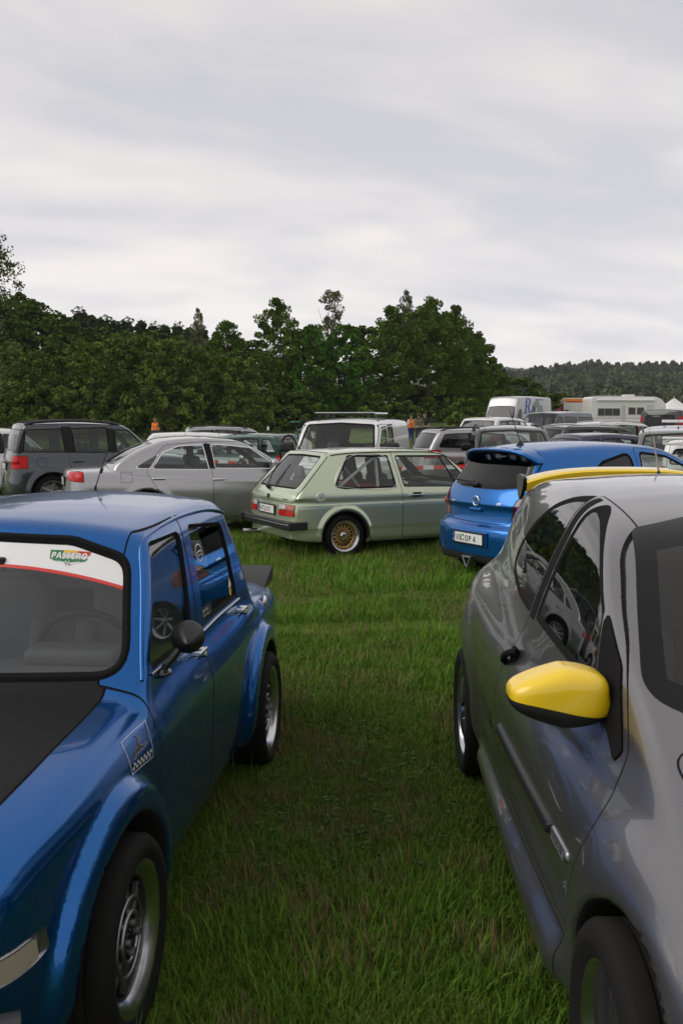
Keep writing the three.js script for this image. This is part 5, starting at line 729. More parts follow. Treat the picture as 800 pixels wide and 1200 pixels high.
{
  const xs = [], zs = []; const N = 90; for (let i = -N; i <= N; i++) { const t = i / N; xs.push(Math.sign(t) * (12 * Math.abs(t) + 2300 * Math.pow(Math.abs(t), 4.5))); } for (let j = 0; j <= 170; j++) { const t = j / 170; zs.push(60 - 90 * t - 2900 * Math.pow(Math.max(0, t - .12) / .88, 4.2)); }
  const p = [], uv = [], ix = []; for (const z of zs) for (const x of xs) { p.push(x, terrain(x, z), z); uv.push(x / 2.3, z / 2.3); }
  const w = xs.length; for (let j = 0; j < zs.length - 1; j++) for (let i = 0; i < w - 1; i++) { const a = j * w + i; ix.push(a, a + 1, a + w, a + 1, a + w + 1, a + w); }
  const g = new THREE.BufferGeometry(); g.setAttribute('position', new THREE.Float32BufferAttribute(p, 3)); g.setAttribute('uv', new THREE.Float32BufferAttribute(uv, 2)); g.setIndex(ix); g.computeVertexNormals();
  const m = new THREE.Mesh(g, std([.75, .78, .75], 1, 0, { map: grassTex })); m.name = 'meadow_ground'; m.receiveShadow = true; tag(m, 'green meadow ground used as a car park', null, null, 'structure'); scene.add(m);
}
// grass: tufts of bent blades
function bladeGeo(r, len, w, lean, az, x0, z0, out) {
  const n = 3, c = Math.cos(az), s = Math.sin(az), tw = az + 1.57 + (r() - .5) * 1.2, wx = Math.cos(tw), wz = Math.sin(tw); let px = x0, py = -.01, pz = z0; const b = out.p.length / 3;
  for (let k = 0; k <= n; k++) { const t = k / n, a = lean * (.35 + 1.25 * t * t), ww = w * (k === n ? 0 : 1 - .55 * t * t); if (k < n) { out.p.push(px - wx * ww, py, pz - wz * ww, px + wx * ww, py, pz + wz * ww); } else out.p.push(px, py, pz); px += c * Math.sin(a) * len / n; pz += s * Math.sin(a) * len / n; py += Math.max(Math.cos(a), -.15) * len / n; }
  for (let k = 0; k < n - 1; k++) { const q = b + 2 * k; out.i.push(q, q + 1, q + 2, q + 1, q + 3, q + 2); } const q = b + 2 * (n - 1); out.i.push(q, q + 1, q + 2);
}
function tuftGeo(seed, n, len, spread, w, lean) { const r = mulberry(seed), o = { p: [], i: [] }; for (let k = 0; k < n; k++) { const a = r() * 6.28, q = Math.sqrt(r()) * spread; bladeGeo(r, len * (.45 + .75 * r()), w * (.6 + .7 * r()), lean * (.3 + 1.1 * r()), r() * 6.28, Math.cos(a) * q, Math.sin(a) * q, o); } const g = new THREE.BufferGeometry(); g.setAttribute('position', new THREE.Float32BufferAttribute(o.p, 3)); g.setIndex(o.i); g.computeVertexNormals(); return g; }
const grassMat = (c) => std(c, .72, 0, { specularIntensity: .35 });
{
  const kinds = [ // geometry, colour, share near, share far
    [tuftGeo(11, 14, .072, .07, .0020, 1.05), [.092, .182, .017]], [tuftGeo(12, 14, .062, .08, .0018, 1.3), [.112, .198, .021]], [tuftGeo(13, 11, .098, .06, .0021, 1.0), [.100, .202, .018]], [tuftGeo(14, 15, .058, .09, .0018, 1.6), [.128, .186, .027]],
    [tuftGeo(15, 9, .09, .06, .0020, 1.2), [.22, .18, .075]], [tuftGeo(16, 3, .17, .05, .0020, .9), [.115, .20, .028]] ];
  const r = mulberry(77), lists = kinds.map(() => []);
  const zones = [[1.3, 5, 3000], [5, 9, 1800], [9, 15, 760], [15, 26, 170], [26, 60, 22]];
  for (const [d0, d1, dens] of zones) {
    const w0 = .42; const area = w0 * (d1 * d1 - d0 * d0), n = Math.round(area * dens);
    for (let k = 0; k < n; k++) {
      const d = Math.sqrt(lerp(d0 * d0, d1 * d1, r())), x = (r() * 2 - 1) * w0 * d, z = -d; const patch = fbm(x * .9 + 5, z * .9 + 2, 3), fine = fbm(x * 3 + 9, z * 3, 2);
      // wheel tracks pressed into the grass between the rows
      const tr = Math.exp(-(((z + 9.35 + .10 * x + .12 * Math.sin(x * 1.7)) / .28) ** 2)) + Math.exp(-(((z + 7.95 + .08 * x + .1 * Math.sin(x * 1.3 + 1)) / .28) ** 2));
      let q = r(), t; if (fine > .58 && q < .5) t = 4; else if (q < .025 && d < 14) t = 5; else if (tr > .45 && r() < .8) t = 3; else { q = r() + (patch - .5) * 1.2; t = q < .42 ? 3 : q < .68 ? 1 : q < .92 ? 0 : 2; }
      if (t === 4 && r() > (d < 6 ? .55 : .25)) t = 3;
      const sc = (.75 + .6 * r()) * (d > 26 ? 3.2 : d > 15 ? 1.55 : d > 9 ? 1.2 : 1) * (tr > .45 ? .55 : 1) * (.82 + .45 * patch) * (d < 5 ? .86 : 1);
      lists[t].push([x, z, sc, r() * 6.28, .75 + .5 * r() + (patch - .5) * .5, r()]);
    }
  }
  const names = ['meadow_grass', 'meadow_grass', 'tall_grass', 'trodden_grass', 'dry_grass', 'grass_stalks'], labs = ['dense green meadow grass between the parked cars', 'paler green meadow grass between the parked cars', 'longer lush grass tufts around the wheels', 'low bent grass lying in the wheel tracks', 'straw coloured dry grass among the green', 'single tall grass stalks standing out of the meadow'];
  kinds.forEach(([geo, col], t) => { const L = lists[t], im = new THREE.InstancedMesh(geo, grassMat([1, 1, 1]), L.length), m = new THREE.Matrix4(), e = new THREE.Euler(), q = new THREE.Quaternion(), c = new THREE.Color(); L.forEach(([x, z, s, a, v, h], i) => { e.set((h - .5) * .25, a, (h * 7 % 1 - .5) * .25); m.compose(V(x, gY(x, z), z), q.setFromEuler(e), V(s, s * (.85 + .3 * h), s)); im.setMatrixAt(i, m); const w = .85 + .3 * ((h * 13) % 1); c.setRGB(col[0] * v * w, col[1] * v, col[2] * v * (1.6 - .6 * w)); im.setColorAt(i, c); }); im.name = numbered(names[t]); im.castShadow = im.receiveShadow = true; tag(im, labs[t], null, null, 'stuff'); scene.add(im); });
  // clover and plantain leaves low in the turf
  const lg = []; for (let k = 0; k < 7; k++) { const a = k / 7 * 6.28, g = new THREE.CircleGeometry(.016, 7); g.scale(1.3, .8, 1); g.rotateX(-1.3); g.rotateY(-a); g.translate(Math.cos(a) * .03, .035 + (k % 3) * .012, Math.sin(a) * .03); lg.push(g); }
  const cg = cat(lg), L = []; for (let k = 0; k < 7500; k++) { const d = Math.sqrt(lerp(1.7, 130, r())), x = (r() * 2 - 1) * .42 * d; if (fbm(x * 1.4 + 30, -d * 1.4, 2) < .52) continue; L.push([x, -d, .28 + .42 * r(), r() * 6.28, .7 + .6 * r()]); }
  const im = new THREE.InstancedMesh(cg, grassMat([1, 1, 1]), L.length), m = new THREE.Matrix4(), c = new THREE.Color(); L.forEach(([x, z, s, a, v], i) => { m.compose(V(x, gY(x, z) - .005, z), new THREE.Quaternion().setFromEuler(new THREE.Euler(0, a, 0)), V(s, s, s)); im.setMatrixAt(i, m); c.setRGB(.045 * v, .10 * v, .018 * v); im.setColorAt(i, c); }); im.name = 'clover'; im.castShadow = im.receiveShadow = true; tag(im, 'small round clover leaves low in the turf', null, null, 'stuff'); scene.add(im);
}

// ------------------------------------------------------------------ trees
const leafMat = std([1, 1, 1], .9, 0, { vertexColors: true, specularIntensity: .12 });
const barkMats = [std([.075, .062, .048], .95), std([.10, .075, .055], .95), std([.16, .15, .135], .9)];
function treeParts({ seed, h, r, base = .2, kind = 'oval', n = 5200, leaf = .16, col = [.045, .075, .018], trunk = .16, gap = 0, bark = 0, limbs = 8, lumps = 60, spread = 1, droop = 0 }) {
  const R = mulberry(seed), prof = { oval: t => Math.pow(Math.sin(Math.PI * Math.min(1, .08 + .92 * Math.pow(t, .85))), .62), broad: t => Math.pow(Math.sin(Math.PI * (.12 + .86 * t)), .45), cone: t => (1 - t) * .95 + .08, poplar: t => Math.pow(Math.sin(Math.PI * (.06 + .90 * t)), .7), bush: t => Math.pow(Math.cos(t * 1.45), .55), ragged: t => .35 + .65 * Math.sin(Math.PI * Math.pow(t, .7)) }[kind];
  const P = [], C = [], N = [], clumps = [], ph = R() * 10;
  for (let k = 0; k < lumps; k++) { const t = kind === 'cone' ? Math.pow(R(), 1.4) : Math.pow(R(), .9), a = R() * 6.2832, lob = .62 + .62 * vnoise(a * 1.3 + ph, t * 4 + ph * 2), q = r * prof(t) * lob * (R() < .72 ? .62 + .38 * R() : .15 + .45 * R()); clumps.push([Math.cos(a) * q, (base + (1 - base) * t) * h, Math.sin(a) * q, (.5 + .6 * R()) * spread * Math.min(1.15, .085 * h + .16) * (1 - .35 * t), .72 + .56 * R()]); }
  const per = Math.round(n / lumps);
  for (const [cx, cy, cz, cr, cv] of clumps) {
    if (R() < gap) continue;
    for (let k = 0; k < per; k++) {
      const u = R() * 2 - 1, a = R() * 6.2832, s = Math.sqrt(1 - u * u), q = cr * (.25 + .75 * Math.pow(R(), .45)), x = cx + Math.cos(a) * s * q, y = cy + u * q * .78 - droop * R() * q * 1.6, z = cz + Math.sin(a) * s * q;
      const L = leaf * (.55 + .8 * R()), W = L * (.42 + .3 * R()); // a bent leaf spray: two triangles
      let dx = Math.cos(a) * s + (R() - .5) * 1.3, dy = u * .6 + (R() - .5) * 1.2 - droop, dz = Math.sin(a) * s + (R() - .5) * 1.3; let l = 1 / Math.hypot(dx, dy, dz); dx *= l; dy *= l; dz *= l;
      let ex = R() - .5, ey = R() - .5, ez = R() - .5; const dd = ex * dx + ey * dy + ez * dz; ex -= dd * dx; ey -= dd * dy; ez -= dd * dz; l = W / (Math.hypot(ex, ey, ez) + 1e-6); ex *= l; ey *= l; ez *= l;
      const bx = (R() - .5) * L * .3, by = -R() * L * .2, v = cv * (.75 + .5 * R()), yv = (R() - .5) * .25;
      const p0 = [x - dx * L * .5, y - dy * L * .5, z - dz * L * .5], p1 = [x + ex + bx, y + ey + by, z + ez], p2 = [x + dx * L * .5, y + dy * L * .5, z + dz * L * .5], p3 = [x - ex + bx, y - ey + by, z - ez];
      P.push(...p0, ...p1, ...p2, ...p0, ...p2, ...p3); const cr_ = col[0] * v * (1 + yv), cg = col[1] * v, cb = col[2] * v * (1 - yv); for (let j = 0; j < 6; j++) C.push(cr_, cg, cb);
    }
  }
  const g = new THREE.BufferGeometry(); g.setAttribute('position', new THREE.Float32BufferAttribute(P, 3)); g.setAttribute('color', new THREE.Float32BufferAttribute(C, 3)); g.computeVertexNormals();
  // trunk and limbs
  const B = [], top = h * (kind === 'bush' ? .5 : .86); const wob = t => [Math.sin(t * 3 + ph) * .03 * h * t, Math.cos(t * 2.3 + ph) * .03 * h * t];
  const seg = 6; for (let k = 0; k < seg; k++) { const t0 = k / seg, t1 = (k + 1) / seg, a = wob(t0), b = wob(t1); B.push(bar([a[0], -.15 + t0 * top, a[1]], [b[0], -.15 + t1 * top, b[1]], trunk * (1 - .85 * t0), trunk * (1 - .85 * t1), 8)); }
  for (let k = 0; k < limbs; k++) { const c = clumps[Math.floor(R() * clumps.length)], t = clamp((c[1] / top) * .72, .12, .95), a = wob(t); B.push(bar([a[0], -.15 + t * top, a[1]], [c[0], c[1], c[2]], trunk * .34 * (1 - .6 * t), trunk * .08, 6)); }
  return { crown: g, trunk: cat(B), bark };
}
function makeTreeProto(o) { const q = treeParts(o), g = new THREE.Group(); part('trunk', q.trunk, barkMats[q.bark], g); part('crown', q.crown, leafMat, g); g.userData.h = o.h; return g; }
const atPx = (u, d) => [(u - 400) / 1150 * d, -d];
const heightFor = (topY, d, gy) => 1.74 + (491 - topY) / 1150 * d - gy;
{
  const protos = {
    willow: [1, 2, 3].map(k => makeTreeProto({ seed: 100 + k, h: 5, r: 2.5, base: .02, kind: 'bush', n: 11500, leaf: 0.130, col: [.112, .165, .032], trunk: .12, lumps: 240, spread: .62 })),
    round: [1, 2].map(k => makeTreeProto({ seed: 120 + k, h: 9, r: 2.5, base: .12, kind: 'oval', n: 12500, leaf: 0.165, col: [.084, .150, .021], lumps: 135, spread: .8 })),
    tall: [1, 2, 3].map(k => makeTreeProto({ seed: 140 + k, h: 10, r: 2.7, base: .22, kind: 'oval', n: 13500, leaf: 0.165, col: [.086, .142, .022], lumps: 126, spread: .8, trunk: .19, gap: .03, bark: 1, limbs: 14 })),
    bright: [1, 2].map(k => makeTreeProto({ seed: 160 + k, h: 8, r: 2.3, base: .1, kind: 'broad', n: 12500, leaf: 0.170, col: [.070, .165, .024], lumps: 120, spread: .8 })),
    airy: [1, 2].map(k => makeTreeProto({ seed: 180 + k, h: 11, r: 2.1, base: .35, kind: 'ragged', n: 7000, leaf: 0.145, col: [.14, .155, .075], lumps: 70, gap: .1, spread: .7, trunk: .15, limbs: 16 })),
    conifer: [1, 2].map(k => makeTreeProto({ seed: 200 + k, h: 13, r: 2.4, base: .1, kind: 'cone', n: 4600, leaf: 0.360, col: [0.058, 0.088, 0.032], lumps: 110, trunk: .18 })),
    shrub: [1, 2, 3].map(k => makeTreeProto({ seed: 220 + k, h: 3, r: 1.9, base: .0, kind: 'bush', n: 3400, leaf: 0.190, col: [.096, .155, .030], lumps: 60, trunk: .06 })),
    dark: [1, 2].map(k => makeTreeProto({ seed: 240 + k, h: 8, r: 2.9, base: .05, kind: 'broad', n: 6200, leaf: 0.260, col: [.074, .122, .022], lumps: 120, spread: .8 })),
  };
  const L = { willow: 'grey green willow bush', round: 'rounded deciduous tree', tall: 'tall dark green alder tree', bright: 'fresh bright green maple tree', airy: 'pale thin crowned tree', conifer: 'dark spruce tree', shrub: 'low green shrub', dark: 'dense dark green tree' };
  const first = new Set(), ct = {}, R = mulberry(9);
  const put = (kind, u, top, d, wid = 1, label, grp) => {
    const [x, z] = atPx(u, d), gy = terrain(x, z), hh = heightFor(top, d, gy), list = protos[kind], k = (ct[kind] = (ct[kind] ?? -1) + 1) % list.length, pr = list[k], t = first.has(pr) ? pr.clone() : pr; first.add(pr);
    const s = hh / pr.userData.h; t.position.set(x, gy, z); t.rotation.y = R() * 6.28; t.scale.set(s * wid, s, s * wid);
    addTop(t, kind === 'shrub' ? 'shrub' : kind === 'willow' ? 'willow_bush' : kind === 'conifer' ? 'spruce_tree' : 'tree', label || L[kind] + ' in the wood edge behind the car park', kind === 'shrub' || kind === 'willow' ? 'bush' : 'tree', grp || (L[kind] + 's of the wood edge')); return t;
  };
  // spruces on the slope behind
  [[64, 368], [84, 371], [100, 366], [112, 372], [126, 372], [138, 374], [152, 374], [168, 378], [182, 378], [196, 381], [210, 380], [224, 384], [240, 384], [256, 392]].forEach(([u, t]) => put('conifer', u, t + R() * 6, 108 + R() * 10, 1.15 + R() * .2, 'dark spruce tree on the slope behind the wood', 'spruces behind the wood'));
  // second row
  [[-34, 340, 'dark'], [-8, 346, 'tall'], [18, 352, 'dark'], [40, 356, 'round'], [62, 372, 'dark'], [88, 382, 'tall'], [118, 388, 'dark'], [150, 392, 'round'], [182, 393, 'dark'], [212, 397, 'tall'], [242, 402, 'dark'], [292, 402, 'dark'], [350, 390, 'dark'], [425, 386, 'dark'], [478, 372, 'dark'], [512, 372, 'dark'], [548, 392, 'dark'], [566, 420, 'dark']].forEach(([u, t, k]) => put(k, u, t, 84 + R() * 6, 1.1 + R() * .3, (k === 'dark' ? 'dense dark green tree' : k === 'round' ? 'rounded deciduous tree' : 'tall dark green tree') + ' in the second row of the wood', 'trees in the second row of the wood'));
  put('airy', 234, 366, 80, .5, 'thin bare-topped tree sticking out of the wood'); put('airy', 387, 346, 79, 1.0, 'pale feathery crown rising above the bright maples'); put('airy', 472, 346, 80, .62, 'slender pale tree top between the two tallest crowns');
  // front row with its own characters
  put('round', 266, 380, 74, 1.05, 'rounded dark tree left of the tallest alder');
  put('tall', 326, 354, 73, .95, 'tallest alder standing behind the dark green hatchback'); put('bright', 366, 384, 72, .85, 'bright green maple beside the tallest alder'); put('bright', 404, 384, 73, .95, 'bright green maple behind the white pickup roof');
  put('tall', 456, 364, 74, 1.0, 'broad alder with a bare trunk behind the group of people'); put('tall', 502, 354, 75, 1.02, 'tall alder right of the group of people'); put('tall', 531, 362, 78, .85, 'outermost tall alder at the right end of the wood'); put('round', 556, 402, 80, .9, 'lower rounded tree at the right end of the wood'); put('willow', 578, 428, 84, .8, 'pale bush at the right end of the wood');
  // willow bushes along the edge
  [[8, 412], [44, 418], [78, 420], [108, 400], [140, 398], [170, 394], [198, 398], [226, 408], [252, 418], [286, 420]].forEach(([u, t]) => put('willow', u, t + (R() - .5) * 8, 67 + R() * 4, .9 + R() * .25, 'grey green willow bush along the front edge of the wood', 'willow bushes along the wood edge'));
  [[-6, 448], [20, 450], [52, 448], [86, 452], [120, 450], [154, 455], [188, 452], [220, 455], [250, 452], [276, 450], [300, 456], [330, 462], [356, 458], [384, 462], [412, 460], [440, 466], [470, 468], [500, 466], [528, 466], [556, 462], [586, 452], [606, 448], [630, 456], [654, 460]].forEach(([u, t]) => put('shrub', u, t + (R() - .5) * 6, 70 + R() * 5 + (u > 540 ? 18 : 0), 1.1 + R() * .4, 'low green shrub at the foot of the wood', 'shrubs at the foot of the wood'));
  put('shrub', 545, 470, 66, 1.2, 'yellow green bush on open grass near the cones');
  // weeping birch at the left edge, much nearer
  { const t = makeTreeProto({ seed: 300, h: 13.5, r: 2.7, base: .3, kind: 'ragged', n: 7200, leaf: .13, col: [.095, .125, .040], lumps: 90, gap: .12, spread: .75, droop: .55, trunk: .16, bark: 2, limbs: 18 }); const [x, z] = atPx(-12, 50); t.position.set(x, gY(x, z), z); const s = heightFor(262, 50, gY(x, z)) / 13.5; t.scale.set(s, s, s); addTop(t, 'birch_tree', 'weeping birch with hanging branches beside the wood', 'tree'); }
  // the wooded hill across the valley: one mass
  const hillTree = treeParts({ seed: 400, h: 9, r: 3.6, base: .0, kind: 'bush', n: 420, leaf: 1.25, col: [1, 1, 1], lumps: 42, spread: 1.2, limbs: 0 }).crown;
  const pts = [], R2 = mulberry(41); for (let k = 0; k < 9000; k++) { const d = Math.sqrt(lerp(250 * 250, 900 * 900, R2())), s = lerp(.10, .62, R2()), x = s * d; const fu = 400 + 1150 * s, fe = Math.abs(d - 470) < 45 && Math.abs(fu - 628) < 17; if (fe) continue; if (d < 330 && fbm(x * .02, d * .02, 2) < .5) continue; pts.push([x, -d, .6 + .5 * R2() + (fbm(x * .012, d * .012, 2) - .5) * .8 + (R2() < .12 ? .2 : 0), R2()]); }
  for (let k = 0; k < 1800; k++) { const d = 1150 + 500 * R2(), s = lerp(.10, .32, R2()); pts.push([s * d, -d, 1.4 + .5 * R2(), R2()]); }
  const im = new THREE.InstancedMesh(hillTree, std([1, 1, 1], .9, 0, { vertexColors: true }), pts.length), m = new THREE.Matrix4(), c = new THREE.Color(); pts.forEach(([x, z, s, v], i) => { const cone = vnoise(x * .01 + 7, z * .01) > .52; m.compose(V(x, terrain(x, z) - .6, z), new THREE.Quaternion().setFromEuler(new THREE.Euler(0, v * 50, 0)), V(s * (cone ? .75 : 1.05), s * (cone ? 1.35 : 1), s * (cone ? .75 : 1.05))); im.setMatrixAt(i, m); const w = .7 + .6 * v; cone ? c.setRGB(.045 * w, .066 * w, .032 * w) : c.setRGB(.080 * w, .105 * w, .040 * w); im.setColorAt(i, c); });
  im.name = 'hill_forest'; im.castShadow = im.receiveShadow = true; tag(im, 'wooded hill across the valley behind the camper', null, null, 'stuff'); scene.add(im);
  { const q = [], ix = []; for (let j = 0; j <= 6; j++) for (let i = 0; i <= 8; i++) { const d = 432 + 76 * j / 6, s = (612 + 34 * i / 8 - 400) / 1150, x = s * d; q.push(x, terrain(x, -d) + .5, -d); } for (let j = 0; j < 6; j++) for (let i = 0; i < 8; i++) { const a = j * 9 + i; ix.push(a, a + 1, a + 9, a + 1, a + 10, a + 9); } const g = new THREE.BufferGeometry(); g.setAttribute('position', new THREE.Float32BufferAttribute(q, 3)); g.setIndex(ix); g.computeVertexNormals(); const f = new THREE.Mesh(g, std([.36, .29, .17], 1)); f.name = 'stubble_field'; tag(f, 'pale stubble field on the far slope', null, null, 'structure'); f.receiveShadow = true; scene.add(f); }
}

// thin summer haze over the valley
scene.fog = new THREE.FogExp2(new THREE.Color(.86, .87, .90), .00016);

// ------------------------------------------------------------------ the parked cars
const deg = Math.PI / 180;
const park = (c, x, z, a, name, label, category = 'car', group, dy = 0) => addTop(c.place(x, z, a, gY(x, z) + dy), name, label, category, group);
park(buildSaloonBlue(.0185), -1.088, -4.926, 3.24, 'blue_saloon', 'metallic blue 1970s saloon with matt black bonnet and white sun strip');
park(buildHatchGrey(.019), 1.455, -4.72, Math.PI + .006, 'grey_hatchback', 'metallic grey hot hatch with yellow mirror and yellow rear wing');
park(buildHatchGreen(.025), -.308, -13.0, 1.10, 'green_hatchback', 'pale green 1970s hatchback with gold mesh wheels');
park(buildHatchBlue(.025), 1.98, -10.66, 1.06, 'blue_hatchback', 'bright blue hatchback with roof spoiler and triangular exhaust');
park(buildSaloonSilver(), -3.13, -15.1, 1.23, 'silver_saloon', 'silver executive saloon beside the pale green hatchback', 'car', undefined, .02);
park(buildSuvGrey(), -5.62, -18.6, 1.12, 'grey_suv', 'dark grey boxy SUV with black roof rails beside the silver saloon', 'car', undefined, .05);

const hatchDims = { wb: 2.5, fo: .80, ro: .68, W: .86, H: 1.46, belt: .93, nose: .72, cowl: .96, wsB: 2.02, wsT: 1.30, rwB: -.58, rwT: -.26, R: .30, h: .066,
  bays: [[1.05, 1.7, 'f'], [.25, .96, 'm'], [-.22, .18, 'r']], pillars: [[.955, 1.055]], doors: [rectDoor(1.0, 1.93, .95, 1.39, -.55, -.03), [[1.0, .26, .03], [1.0, .95, .03], [.97, 1.39, .03], [.24, 1.38, .05], [.21, .95, .05], [.24, .75, .1], [.40, .50, .2], [.42, .26, .03]]], rl: [[.58, .70], [.88, .72], [.84, .95], [.62, .93]] };
const estateDims = { wb: 2.72, fo: .90, ro: 1.02, W: .90, H: 1.47, belt: .95, nose: .74, cowl: .98, wsB: 2.18, wsT: 1.42, rwB: -.92, rwT: -.62, R: .315, h: .066,
  bays: [[1.12, 1.85, 'f'], [.26, 1.03, 'm'], [-.62, .18, 'r']], pillars: [[1.025, 1.125], [.18, .265]], doors: [rectDoor(1.07, 2.08, .97, 1.41, -.60, -.03), [[1.07, .26, .03], [1.07, .97, .03], [1.04, 1.41, .03], [.24, 1.40, .05], [.22, .97, .05], [.25, .75, .1], [.42, .50, .2], [.44, .26, .03]]], rl: [[.60, .76], [.93, .78], [.90, .98], [.64, .97]] };
const suvDims = { wb: 2.66, fo: .90, ro: .88, W: .91, H: 1.62, belt: 1.03, nose: .86, cowl: 1.06, wsB: 2.10, wsT: 1.40, rwB: -.80, rwT: -.46, R: .345, h: .066, wedge: .03, flare: .03,
  bays: [[1.10, 1.8, 'f'], [.26, 1.01, 'm'], [-.50, .18, 'r']], pillars: [[1.005, 1.105], [.18, .265]], doors: [rectDoor(1.05, 2.0, 1.05, 1.55, -.56, -.03), [[1.05, .30, .03], [1.05, 1.05, .03], [1.02, 1.55, .03], [.22, 1.54, .05], [.20, 1.05, .05], [.24, .85, .1], [.42, .55, .2], [.44, .30, .03]]], rl: [[.60, .86], [.95, .88], [.92, 1.06], [.64, 1.05]], cladding: .34 };
const M_ = { silver: paint([.36, .36, .37], .7, .32), white: paint([.70, .70, .69], 0, .4), black: paint([.012, .013, .015], .2, .4), darkGrey: paint([.028, .030, .035], .6, .34), navy: paint([.012, .02, .055], .4, .38), green: paint([.010, .052, .040], .35, .38), red: paint([.30, .02, .018], .1, .4), blueGrey: paint([.07, .085, .12], .6, .36), blue: paint([.01, .09, .38], .4, .38), greenGrey: paint([.12, .135, .125], .6, .36) };
const tint = glass([.16, .18, .18]);

// white pickup with a hard top, facing the camera
{ const c = buildVehicle({ wb: 3.05, fo: .92, ro: 1.15, W: .885, H: 1.78, belt: 1.10, tail: 1.12, nose: 1.0, cowl: 1.12, wsB: 2.36, wsT: 1.80, rwB: -1.10, rwT: -1.0, R: .37, wedge: 0, tumble: .165, rS: .10, taper: .02, crown: .05, mat: M_.white, h: .042, flare: .03, bot: .32, wk: .12, rearWin: [.6, 1.2, .52, 1.58], mirrorMat: MT.plastic, mirrorScale: 1.25, mirrorUp: .04, head: .11, glassF: glass([.90, .93, .92]), lining: std([.28, .28, .275], .95),
    bays: [[1.42, 2.1, 'f', null, -.03], [.78, 1.30, 'm']], doors: [rectDoor(1.36, 2.30, 1.10, 1.66, -.46, -.03), rectDoor(.70, 1.355, 1.10, 1.66, -.03, .03)], rl: [[.74, .85], [.9, .85], [.9, 1.1], [.74, 1.1]], seatMat: MT.seatGrey, grille: null,
    cut: q => { for (const sd of [-1, 1]) q.panel('hard_top', (x, y, z) => Math.max(x - .55, 1.12 - y, .3 - z * sd), { mat: M_.white, gap: .012, depth: .02 }); } });
  const r = new THREE.Group(); r.name = 'roof_rack'; c.g.add(r); for (const x of [1.52, .95, .40]) { part('rack_bar', box(x, 1.865, 0, .08, .03, 1.16, .008), M_.white, r); for (const sd of [-1, 1]) part('rack_foot', box(x, 1.815, sd * .52, .07, .09, .05, .01), MT.plastic, r); }
  part('light_bar', box(1.60, 1.85, 0, .05, .035, 1.14, .008), MT.trim, r);
  park(c, .44, -19.9, 194 * deg, 'white_pickup', 'white pickup with hard top and roof rack behind the pale green hatchback', 'pickup', undefined, -.02); }
// silver estate and the dark SUV in front of it
park(buildVehicle({ ...estateDims, H: 1.50, mat: M_.silver, glassR: tint, rail: MT.plastic, rlMat: MT.red, h: .05 }), 2.75, -24.6, 76 * deg, 'silver_estate', 'silver estate car behind the dark grey crossover');
park(buildVehicle({ ...suvDims, H: 1.585, mat: M_.darkGrey, rail: MT.plastic, glassF: glass([.84, .90, .88]), h: .046, mirrorMat: MT.blackGloss, lining: std([.18, .18, .18], .95), seatMat: MT.seatGrey }), 3.75, -22.6, 184 * deg, 'dark_crossover', 'dark grey crossover facing the tape behind the blue hatchback');
// behind and right
park(buildVehicle({ ...suvDims, H: 1.74, belt: 1.10, mat: M_.white, glassR: tint, rlMat: MT.red }), 5.2, -35.5, 40 * deg, 'white_suv', 'small white SUV with dark rear window and red lamps');
park(buildVehicle({ ...hatchDims, H: 1.50, mat: M_.white }), 7.35, -41, 200 * deg, 'white_hatchback', 'small white hatchback between the panel van and the white SUV');
park(buildVehicle({ ...hatchDims, H: 1.50, mat: M_.red, glassR: tint }), 8.4, -36.5, 12 * deg, 'red_hatchback', 'red hatchback showing its rear window beside the blue grey van');
park(buildVehicle({ ...suvDims, H: 1.60, mat: M_.white, glassR: glass([.4, .45, .44]), rail: M_.silver }), 8.6, -33.2, 70 * deg, 'white_crossover', 'white crossover in front of the camper');
park(buildVehicle({ ...estateDims, H: 1.53, mat: M_.black, glassR: tint, rail: M_.silver, h: .056 }), 6.55, -28.3, 72 * deg, 'black_estate', 'black estate car with silver roof rails');
park(buildVehicle({ ...hatchDims, H: 1.42, mat: M_.navy, h: .056 }), 5.25, -22.0, 74 * deg, 'navy_hatchback', 'dark navy hatchback low behind the bright blue hatchback');
{ const c = buildVehicle({ ...suvDims, H: 1.56, mat: M_.silver, h: .056, wk: .25, wsB: 2.3, wsT: 1.45, antenna: .2 }); const b = part('roof_beacon', cat([M4(new THREE.SphereGeometry(.09, 18, 12), -.05, 1.64, -.50, 0, 0, 0, [1, 1.1, 1]), M4(new THREE.CylinderGeometry(.08, .09, .05, 18), -.05, 1.575, -.50)]), MT.chrome, c.g); part('roof_sign', box(.55, 1.66, .1, .10, .07, .62, .02), M_.white, c.g); for (const z of [-.15, .35]) part('sign_foot', box(.55, 1.61, z, .05, .06, .05), MT.plastic, c.g); park(c, 8.55, -24.8, 205 * deg, 'silver_mpv', 'silver people carrier with round chrome beacon and white roof sign'); }
park(buildVehicle({ ...suvDims, H: 1.55, mat: M_.greenGrey, h: .056, rail: MT.plastic, antenna: .6 }), 6.9, -20.3, 196 * deg, 'green_grey_suv', 'grey green SUV with roof aerial in front of the silver people carrier');
